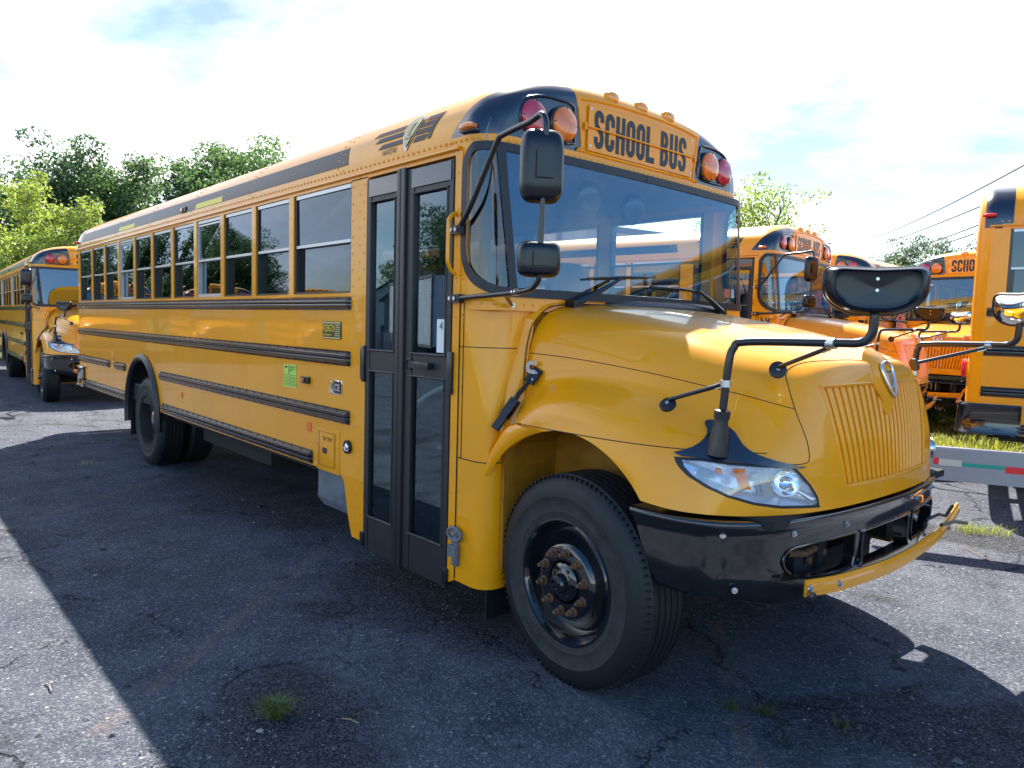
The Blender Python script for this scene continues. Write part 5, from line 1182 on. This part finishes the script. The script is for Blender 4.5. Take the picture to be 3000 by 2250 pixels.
def make_tree(name, h, cr_r, lm, seed, leaf=.20, ncl=150, per=95, low=.22, loc=(0, 0, 0), label=None, group=None, spread=1.0, pend=0):
    r = random.Random(seed); root = empty(name, loc, r.uniform(0, 6)); tag(root, label, 'tree', group)
    tb = MB(); tips = []
    def branch(p, d, ln, rad, lev):
        pts = [p]; q = Vector(p); dd = Vector(d)
        for i in range(4):
            dd = (dd+Vector((r.uniform(-.18, .18), r.uniform(-.18, .18), r.uniform(-.05, .16)))).normalized(); q = q+dd*ln/4; pts.append(Vector(q))
        tb.tube(pts, rad, m_bark, 6 if lev else 10, rs=[rad*(1-.16*i) for i in range(5)], cap=False)
        if lev >= 3: tips.append((pts[-1], lev)); return
        n = (3, 3, 3)[lev] if lev else 4
        for k in range(n+ (1 if lev == 0 else 0)):
            s_ = pts[2+(k % 3)] if lev else pts[1+(k % 4)]; a = r.uniform(0, 2*PI); up = r.uniform(.25, .9)
            nd = (dd*.45+Vector((math.cos(a)*spread, math.sin(a)*spread, up)).normalized()*.8).normalized(); branch(s_, nd, ln*r.uniform(.55, .75), rad*.5, lev+1)
        tips.append((pts[-1], lev))
    branch(Vector((0, 0, 0)), Vector((0, 0, 1)), h*.52, h*.021, 0)
    zt = max(p.z for p, l in tips); rr = max(math.hypot(p.x, p.y) for p, l in tips); V = []; F = []; kk = cr_r/max(rr, .1)
    tb.v = [(x*(1+(kk-1)*min(1, z/2)) if z < 2 else x*kk, y*(1+(kk-1)*min(1, z/2)) if z < 2 else y*kk, z/zt*h*.93) for x, y, z in tb.v]; tb.build('trunk', root, smooth=60, weld=False)
    cl_ = [p for p, l in tips if l > 0]
    while len(cl_) < ncl:
        q = r.choice(cl_[:60] if len(cl_) > 60 else cl_); cl_.append(q+Vector((r.gauss(0, h*.08), r.gauss(0, h*.08), r.gauss(0, h*.05))))
    for p in cl_[:ncl]:
        k = cr_r/max(rr, .1); c = Vector((p.x*k, p.y*k, max(p.z/zt*h*.93, h*low))); s_ = h*r.uniform(.05, .095)*(1.2-.5*c.z/h)
        for _ in range(per):
            while True:
                o = Vector((r.uniform(-1, 1), r.uniform(-1, 1), r.uniform(-1, 1)))
                if .2 < o.length < 1: break
            o = o.normalized()*(o.length**.6); q = c+Vector((o.x*s_*1.35, o.y*s_*1.35, o.z*s_*.85-pend*abs(o.x)*s_))
            n_ = (o*.7+Vector((r.uniform(-1, 1), r.uniform(-1, 1), r.uniform(-.2, 1.2)))).normalized(); a = n_.orthogonal().normalized(); a.rotate(Matrix.Rotation(r.uniform(0, 6.28), 3, n_)); bb = n_.cross(a); l = leaf*r.uniform(.6, 1.25); w = l*.42
            i = len(V); V += [q-a*l*.5, q+bb*w*.5, q+a*l*.5, q-bb*w*.5]; F.append((i, i+1, i+2, i+3))
    me = bpy.data.meshes.new('crown'); me.from_pydata([tuple(v) for v in V], [], F); me.materials.append(lm); o = bpy.data.objects.new('crown', me); C.objects.link(o); o.parent = root
    return root
TG = 'trees beyond the yard on the left'
tA = make_tree('tree', 11.6, 4.8, L_dark, 11, loc=(-40.5, 3.6, -.4), label='tall dark green tree at the far left with bare trunks showing through', group=TG, ncl=190, per=150, low=.22, leaf=.24)
tB = make_tree('tree', 12.3, 6.4, L_mid, 5, loc=(-41.5, 13.0, -.5), label='widest dense green tree rising above the roof of the nearest bus', group=TG, ncl=260, per=170, low=.12, leaf=.25)
tC = make_tree('tree', 6.9, 2.8, L_lite, 23, loc=(-28.8, 2.3, -.3), label='bright yellow-green tree in front of the dark trees at left', group=TG, ncl=190, per=150, low=.12, leaf=.15, pend=.4)
def tcopy(t, loc, sc, rz, label, group=TG):
    o = copy_tree(t); o.location = loc; o.scale = (sc, sc, sc*1.0); o.rotation_euler = (0, 0, rz); tag(o, label, 'tree', group); return o
tcopy(tB, (-42.0, 9.9, -.6), .94, 2.1, 'rounded green tree between the tall dark tree and the widest one')
tcopy(tB, (-44.0, 17.0, -.5), 1.06, 3.3, 'dark green tree half hidden by the roof of the nearest bus')
tcopy(tA, (-41.5, .4, -.8), .66, 1.0, 'low dark tree behind the roof of the leftmost bus')
tcopy(tC, (-29.5, -.9, -.5), .74, 4.0, 'light green tree cut off by the left edge of the picture')
tcopy(tB, (-37.5, 5.2, -1.2), .58, 5.0, 'low bushy green tree below the tall dark one, behind the yellow-green tree')
tcopy(tB, (-36.5, 1.2, -1.2), .52, .6, 'low bushy green tree at far left, just above a bus roof')
tR = make_tree('tree', 9.6, 4.3, L_lite, 41, loc=(-18.0, 30.6, 0), label='sparse yellow-green tree behind bus 59, right of the windshield', group='trees behind the buses on the right', ncl=150, per=80, low=.28, leaf=.20)
tcopy(tA, (-17.9, 53.0, 0), .80, 2.0, 'small dark treetop poking up above the grey box trailer', 'trees behind the buses on the right')
tcopy(tB, (-14.9, 49.0, 0), .52, 2.0, 'low green tree right of the grey box trailer', 'trees behind the buses on the right')
tcopy(tA, (-10.8, 44.6, 0), .68, 4.5, 'thin treetop beside the rear corner of the rightmost bus', 'trees behind the buses on the right')
# across the yard, seen in the door and window glass
m_cl = mat('white_siding', (.52, .54, .56), .6, wave=None, var=(.6, .1)); m_cb = mat('blue_siding', (.12, .17, .22), .6, var=(.6, .1)); m_rf = mat('dark_roof', (.035, .04, .05), .8, var=(3, .3)); m_win = mat('dark_window', (.03, .035, .045), .15)
def house(loc, rz, w, l, he, hr, m, label):
    h_ = empty('house', loc, rz); tag(h_, label, 'house')
    b = MB(); b.box(0, l, -w/2, w/2, 0, he, m); b.extr([(0, -w/2, he), (0, w/2, he), (0, 0, hr)], (l, 0, 0), m); b.build('wall', h_)
    b = MB()
    for s_ in (-1, 1): b.extr([(-.3, 0, hr+.12), (-.3, s_*(w/2+.35), he-.12), (-.3, s_*(w/2+.35), he-.02), (-.3, 0, hr+.24)], (l+.6, 0, 0), m_rf)
    b.build('roof', h_)
    for x, z in ((l*.25, he*.3), (l*.7, he*.3), (l*.25, he*.72), (l*.7, he*.72)):
        for s_ in (-1, 1): b = MB(); b.box(x-.4, x+.4, s_*(w/2), s_*(w/2+.04), z-.1, z+1.0, m_win); b.box(x-.5, x+.5, s_*(w/2), s_*(w/2+.02), z-.2, z+1.1, m_wht); b.build('window', h_)
    for y, z in ((-w*.2, he*.35), (w*.2, he*.35), (0, he*.85)): b = MB(); b.box(-.04, 0, y-.4, y+.4, z, z+1.1, m_win); b.build('window', h_)
    return h_
house((-55, -37, -1.5), 3.6, 7, 9, 5.2, 7.6, m_cl, 'white gabled house across the yard, mirrored in the rear door leaf')
house((-33.5, -26, -.5), 3.9, 7, 8, 3.6, 6.2, m_cb, 'blue-grey gabled house across the yard, mirrored in the front door leaf')
trailer((-19.0, -16.6, -.35), 3.5, 8, m_trw, None, 'white box trailer across the yard, mirrored in the front door leaf')
f_ = empty('board_fence', (-27.5, -13.5, 0), -.93); tag(f_, 'light grey board fence across the yard, mirrored in the rear door leaf', 'fence')
b = MB(); 
for i in range(60): b.box(i*.2-.0, i*.2+.185, -.02, .02, .03, 1.25, mat('fence_grey', (.36, .38, .40), .7) if i == 0 else b.mats[0])
b.build('board_panel', f_)
for i in range(7): b = MB(); b.box(i*2.0-.05, i*2.0+.05, .025, .12, 0, 1.3, b.mats[0] if b.mats else m_grey); b.build('post', f_)
GG = 'trees across the yard seen in the glass'
for t__, x, y, sc, rz, lab in ((tB, -57, -8, .72, 5.4, 'dark tree mirrored in the rearmost side windows'), (tB, -52, -11, .70, 0, 'dark tree mirrored in the second and third windows from the rear'), (tA, -47.5, -13.5, .78, 1, 'dark tree mirrored in the rear silver-framed window'),
  (tB, -45, -16, .68, 2, 'dark tree mirrored in the middle side windows'), (tA, -42.5, -16.9, .62, 3, 'dark tree mirrored in the front silver-framed window'), (tA, -30.5, -24.2, .80, 5, 'green tree mirrored in the front door leaf beside the grab handle')):
    tcopy(t__, (x, y, -.4), sc, rz, lab, GG)
LX = SMALL+('rub_rail', 'wiper', 'wheel', 'tool_box', 'entrance_steps', 'driver_seat', 'dashboard')
for (x, y, th, lab) in ((-27.5, -5.4, .25, 'rearmost side windows'), (-26.0, -9.0, .22, 'middle side windows'), (-24.0, -12.4, .30, 'third side window from the door')):
    o = other(x, y-.6, th, -.2, 'yellow school bus across the yard, mirrored in the '+lab, SMALL)
# ---------------- loose stones, weeds and grass
stm = []
for nm, c in (('stone_dark', (.03, .031, .036)), ('stone_grey', (.10, .10, .105)), ('stone_pale', (.28, .27, .25))): stm.append(mat(nm, c, .85))
b = MB(); r = random.Random(3)
def stone(x, y, s_, m):
    n0 = len(b.v); sx1, sy1, sz1 = s_*r.uniform(.7, 1.3), s_*r.uniform(.7, 1.3), s_*r.uniform(.4, .8); a = r.uniform(0, 6.3); ca, sa = math.cos(a), math.sin(a); vs = []
    for vx, vy, vz in ((1, 0, .1), (.3, .9, 0), (-.8, .6, .1), (-.9, -.5, 0), (.2, -1, .1), (.35, .3, .9), (-.4, .1, 1), (0, -.45, .85)):
        vx += r.uniform(-.2, .2); vy += r.uniform(-.2, .2); vz += r.uniform(-.15, .15); vx *= sx1; vy *= sy1; vs.append((x+vx*ca-vy*sa, y+vx*sa+vy*ca, max(0, vz)*sz1+.001))
    b.mesh(vs, [(0, 1, 5), (1, 2, 6, 5), (2, 3, 6), (3, 4, 7, 6), (4, 0, 7), (0, 5, 7), (5, 6, 7)], m)
patches = [(-3.6, -1.5, .9), (-2.6, -1.0, .9), (.3, -.9, .7), (1.2, -2.3, .35), (1.9, -1.75, .6), (2.9, -.2, .5), (1.7, 3.4, .9), (2.2, 3.3, .7), (-1.5, -.8, 1.0), (1.0, -2.6, .4)]
for _ in range(5200):
    if r.random() < .62: px, py, ps = r.choice(patches); x, y = r.gauss(px, ps*.5), r.gauss(py, ps*.33)
    else: x, y = r.uniform(-7, 3.6), r.uniform(-3.4, 4.5)
    dist = math.hypot(x-CP.x, y-CP.y)
    if dist < 1.0: continue
    stone(x, y, r.choice((.0025, .003, .004, .005, .006)) if r.random() < .97 else r.uniform(.008, .016), stm[(0, 0, 1, 1, 1, 2)[r.randrange(6)]])
for _ in range(500):
    x, y = r.uniform(-14, -5), r.uniform(-4, 1.5); stone(x, y, r.uniform(.006, .02), stm[r.randrange(3)])
for _ in range(90): x, y = r.uniform(-5, 2.2), r.uniform(-3.5, -2.0); stone(x, y, r.uniform(.005, .013), stm[(0, 0, 0, 1)[r.randrange(4)]]) if math.hypot(x-CP.x, y-CP.y) > 1.2 else None
for x, y, s_ in ((-2.45, -.95, .035), (-2.2, -.93, .024), (-4.6, -1.9, .03), (-1.9, -2.35, .03), (-1.85, -2.30, .02), (.75, -2.9, .02), (.55, -2.95, .018), (2.95, -.75, .016), (3.05, -.35, .02)): stone(x, y, s_, stm[1 if s_ < .03 else 0])
tag(b.build('gravel', smooth=0, weld=False), 'loose stones scattered over the worn asphalt', 'gravel', None, 'stuff')
def blades(name, spots, m, label, cat, kind=None, seed=1, group=None):
    b = MB(); r = random.Random(seed)
    for (x, y, z, h, w, lean, a) in spots:
        d = Vector((math.cos(a), math.sin(a), 0)); sdv = Vector((-d.y, d.x, 0))*w; p0 = Vector((x, y, z)); p1 = p0+d*h*lean*.35+Vector((0, 0, h*.6)); p2 = p0+d*h*lean+Vector((0, 0, h*(1-.3*lean)))
        p0.z += gz(x, y); p1.z += gz(x, y); p2.z += gz(x, y); b.mesh([p0-sdv, p0+sdv, p1+sdv*.7, p1-sdv*.7, p2], [(0, 1, 2, 3), (3, 2, 4)], m)
    return tag(b.build(name, smooth=0, weld=False), label, cat, group, kind)
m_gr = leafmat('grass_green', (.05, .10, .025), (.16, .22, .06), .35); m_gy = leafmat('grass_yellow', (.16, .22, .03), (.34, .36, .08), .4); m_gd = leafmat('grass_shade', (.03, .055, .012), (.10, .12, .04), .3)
def tuft(x, y, n, h, rad, lean=(.5, 1.1)):
    return [(x+r.gauss(0, rad), y+r.gauss(0, rad), 0, h*r.uniform(.5, 1.15), .0016, r.uniform(*lean), r.uniform(0, 6.3)) for _ in range(n)]
blades('grass_tuft', tuft(1.03, -2.33, 620, .10, .012, (.6, 1.3)), m_gr, 'feathery round grass tuft growing in the shaded gravel, left of the front tyre', 'grass', group='grass tufts on the asphalt')
blades('grass_tuft', tuft(2.24, -.72, 40, .075, .02, (.7, 1.4))+tuft(2.36, -.63, 55, .085, .025, (.7, 1.4))+tuft(2.30, -.68, 25, .05, .05), m_gd, 'dark spiky grass tuft in the shade in front of the front tyre', 'grass', group='grass tufts on the asphalt')
blades('grass_tuft', tuft(2.63, -.45, 40, .045, .02)+tuft(2.68, -.46, 20, .035, .03), m_gd, 'small dry grass tuft in the shade, farthest right of the tufts', 'grass', group='grass tufts on the asphalt')
blades('grass_tuft', tuft(1.93, 3.62, 200, .09, .07)+tuft(2.12, 3.72, 140, .08, .07)+tuft(2.0, 3.68, 60, .06, .08), m_gy, 'sunlit grass tuft in a crack below the silver beam', 'grass', group='grass tufts on the asphalt')
blades('grass_tuft', tuft(-5.4, -1.75, 60, .05, .05), m_gy, 'tiny pale grass tuft on the asphalt beside the rear tyre', 'grass', group='grass tufts on the asphalt')
sp_ = []
for _ in range(15000):
    u, v = r.random(), r.random(); x = -3.0+7.5*u; y = 8.3+5.0*v**1.3-.42*(x+1); dn = noise.noise(Vector((x*.8, y*.8, 1)))
    if dn < -.10: continue
    h = r.uniform(.05, .16)*(1+1.2*max(0, dn)); sp_.append((x, y, 0, h, .006, r.uniform(.2, 1), r.uniform(0, 6.3)))
blades('grass', sp_, m_gy, 'sunlit grass and weeds along the edge of the yard', 'grass', 'stuff')
sp_ = []
for k in range(55):
    x = r.uniform(-2.2, 2.8); y = r.uniform(9.8, 12.4)-.42*(x+1); hh = r.uniform(.2, .7)
    for _ in range(70): z = r.random()**.8*hh; sp_.append((x+r.gauss(0, .05+.1*hh), y+r.gauss(0, .05+.1*hh), z, r.uniform(.06, .13), .016, r.uniform(.5, 1.4), r.uniform(0, 6.3)))
blades('weeds', sp_, m_gr, 'taller leafy weeds growing under the bumper of the rightmost bus', 'weeds', 'stuff')
sp_ = []
for k in range(26):
    x, y = ((-.2, 7.0), (.6, 7.6), (1.0, 6.3), (1.4, 6.6), (1.7, 6.0), (.2, 6.4))[k % 6]; x += r.gauss(0, .25); y += r.gauss(0, .15)
    sp_ += [(x+r.gauss(0, .03), y+r.gauss(0, .03), 0, r.uniform(.05, .16), .002, r.uniform(.2, .9), r.uniform(0, 6.3)) for _ in range(18)]
blades('dry_grass', sp_, m_gy, 'thin dry grass in the asphalt joints behind the silver beam', 'grass', 'stuff')
# litter
b = MB(); b.cyl((.905, -2.275, .008), (1, .35, 0), .007, .034, m_wht, 10); b.tube([(.875, -2.285, .006), (.905, -2.275, .006)], .002, m_wht, 6); tag(b.build('white_plastic_tip'), 'tiny white plastic tube lying by the feathery grass tuft', 'litter')
mt = mat('dry_twig', (.30, .20, .12), .8)
for k, (p0, p1, lab) in enumerate((((.10, -3.03, .005), (.21, -3.02, .008), 'short brown twig in the sunlight near the lower left corner'), ((1.22, -2.12, .006), (1.30, -2.08, .005), 'pale twig in the shade right of the feathery tuft'), ((2.05, 3.05, .01), (2.36, 2.78, .006), 'long reddish twig in the sun below the silver beam'))):
    b = MB(); p0, p1 = Vector(p0), Vector(p1); b.tube([p0, p0.lerp(p1, .4)+Vector((.004, .008, .004)), p0.lerp(p1, .75)+Vector((-.003, 0, .002)), p1], .0035, mt, 5); tag(b.build('twig'), lab, 'twig')
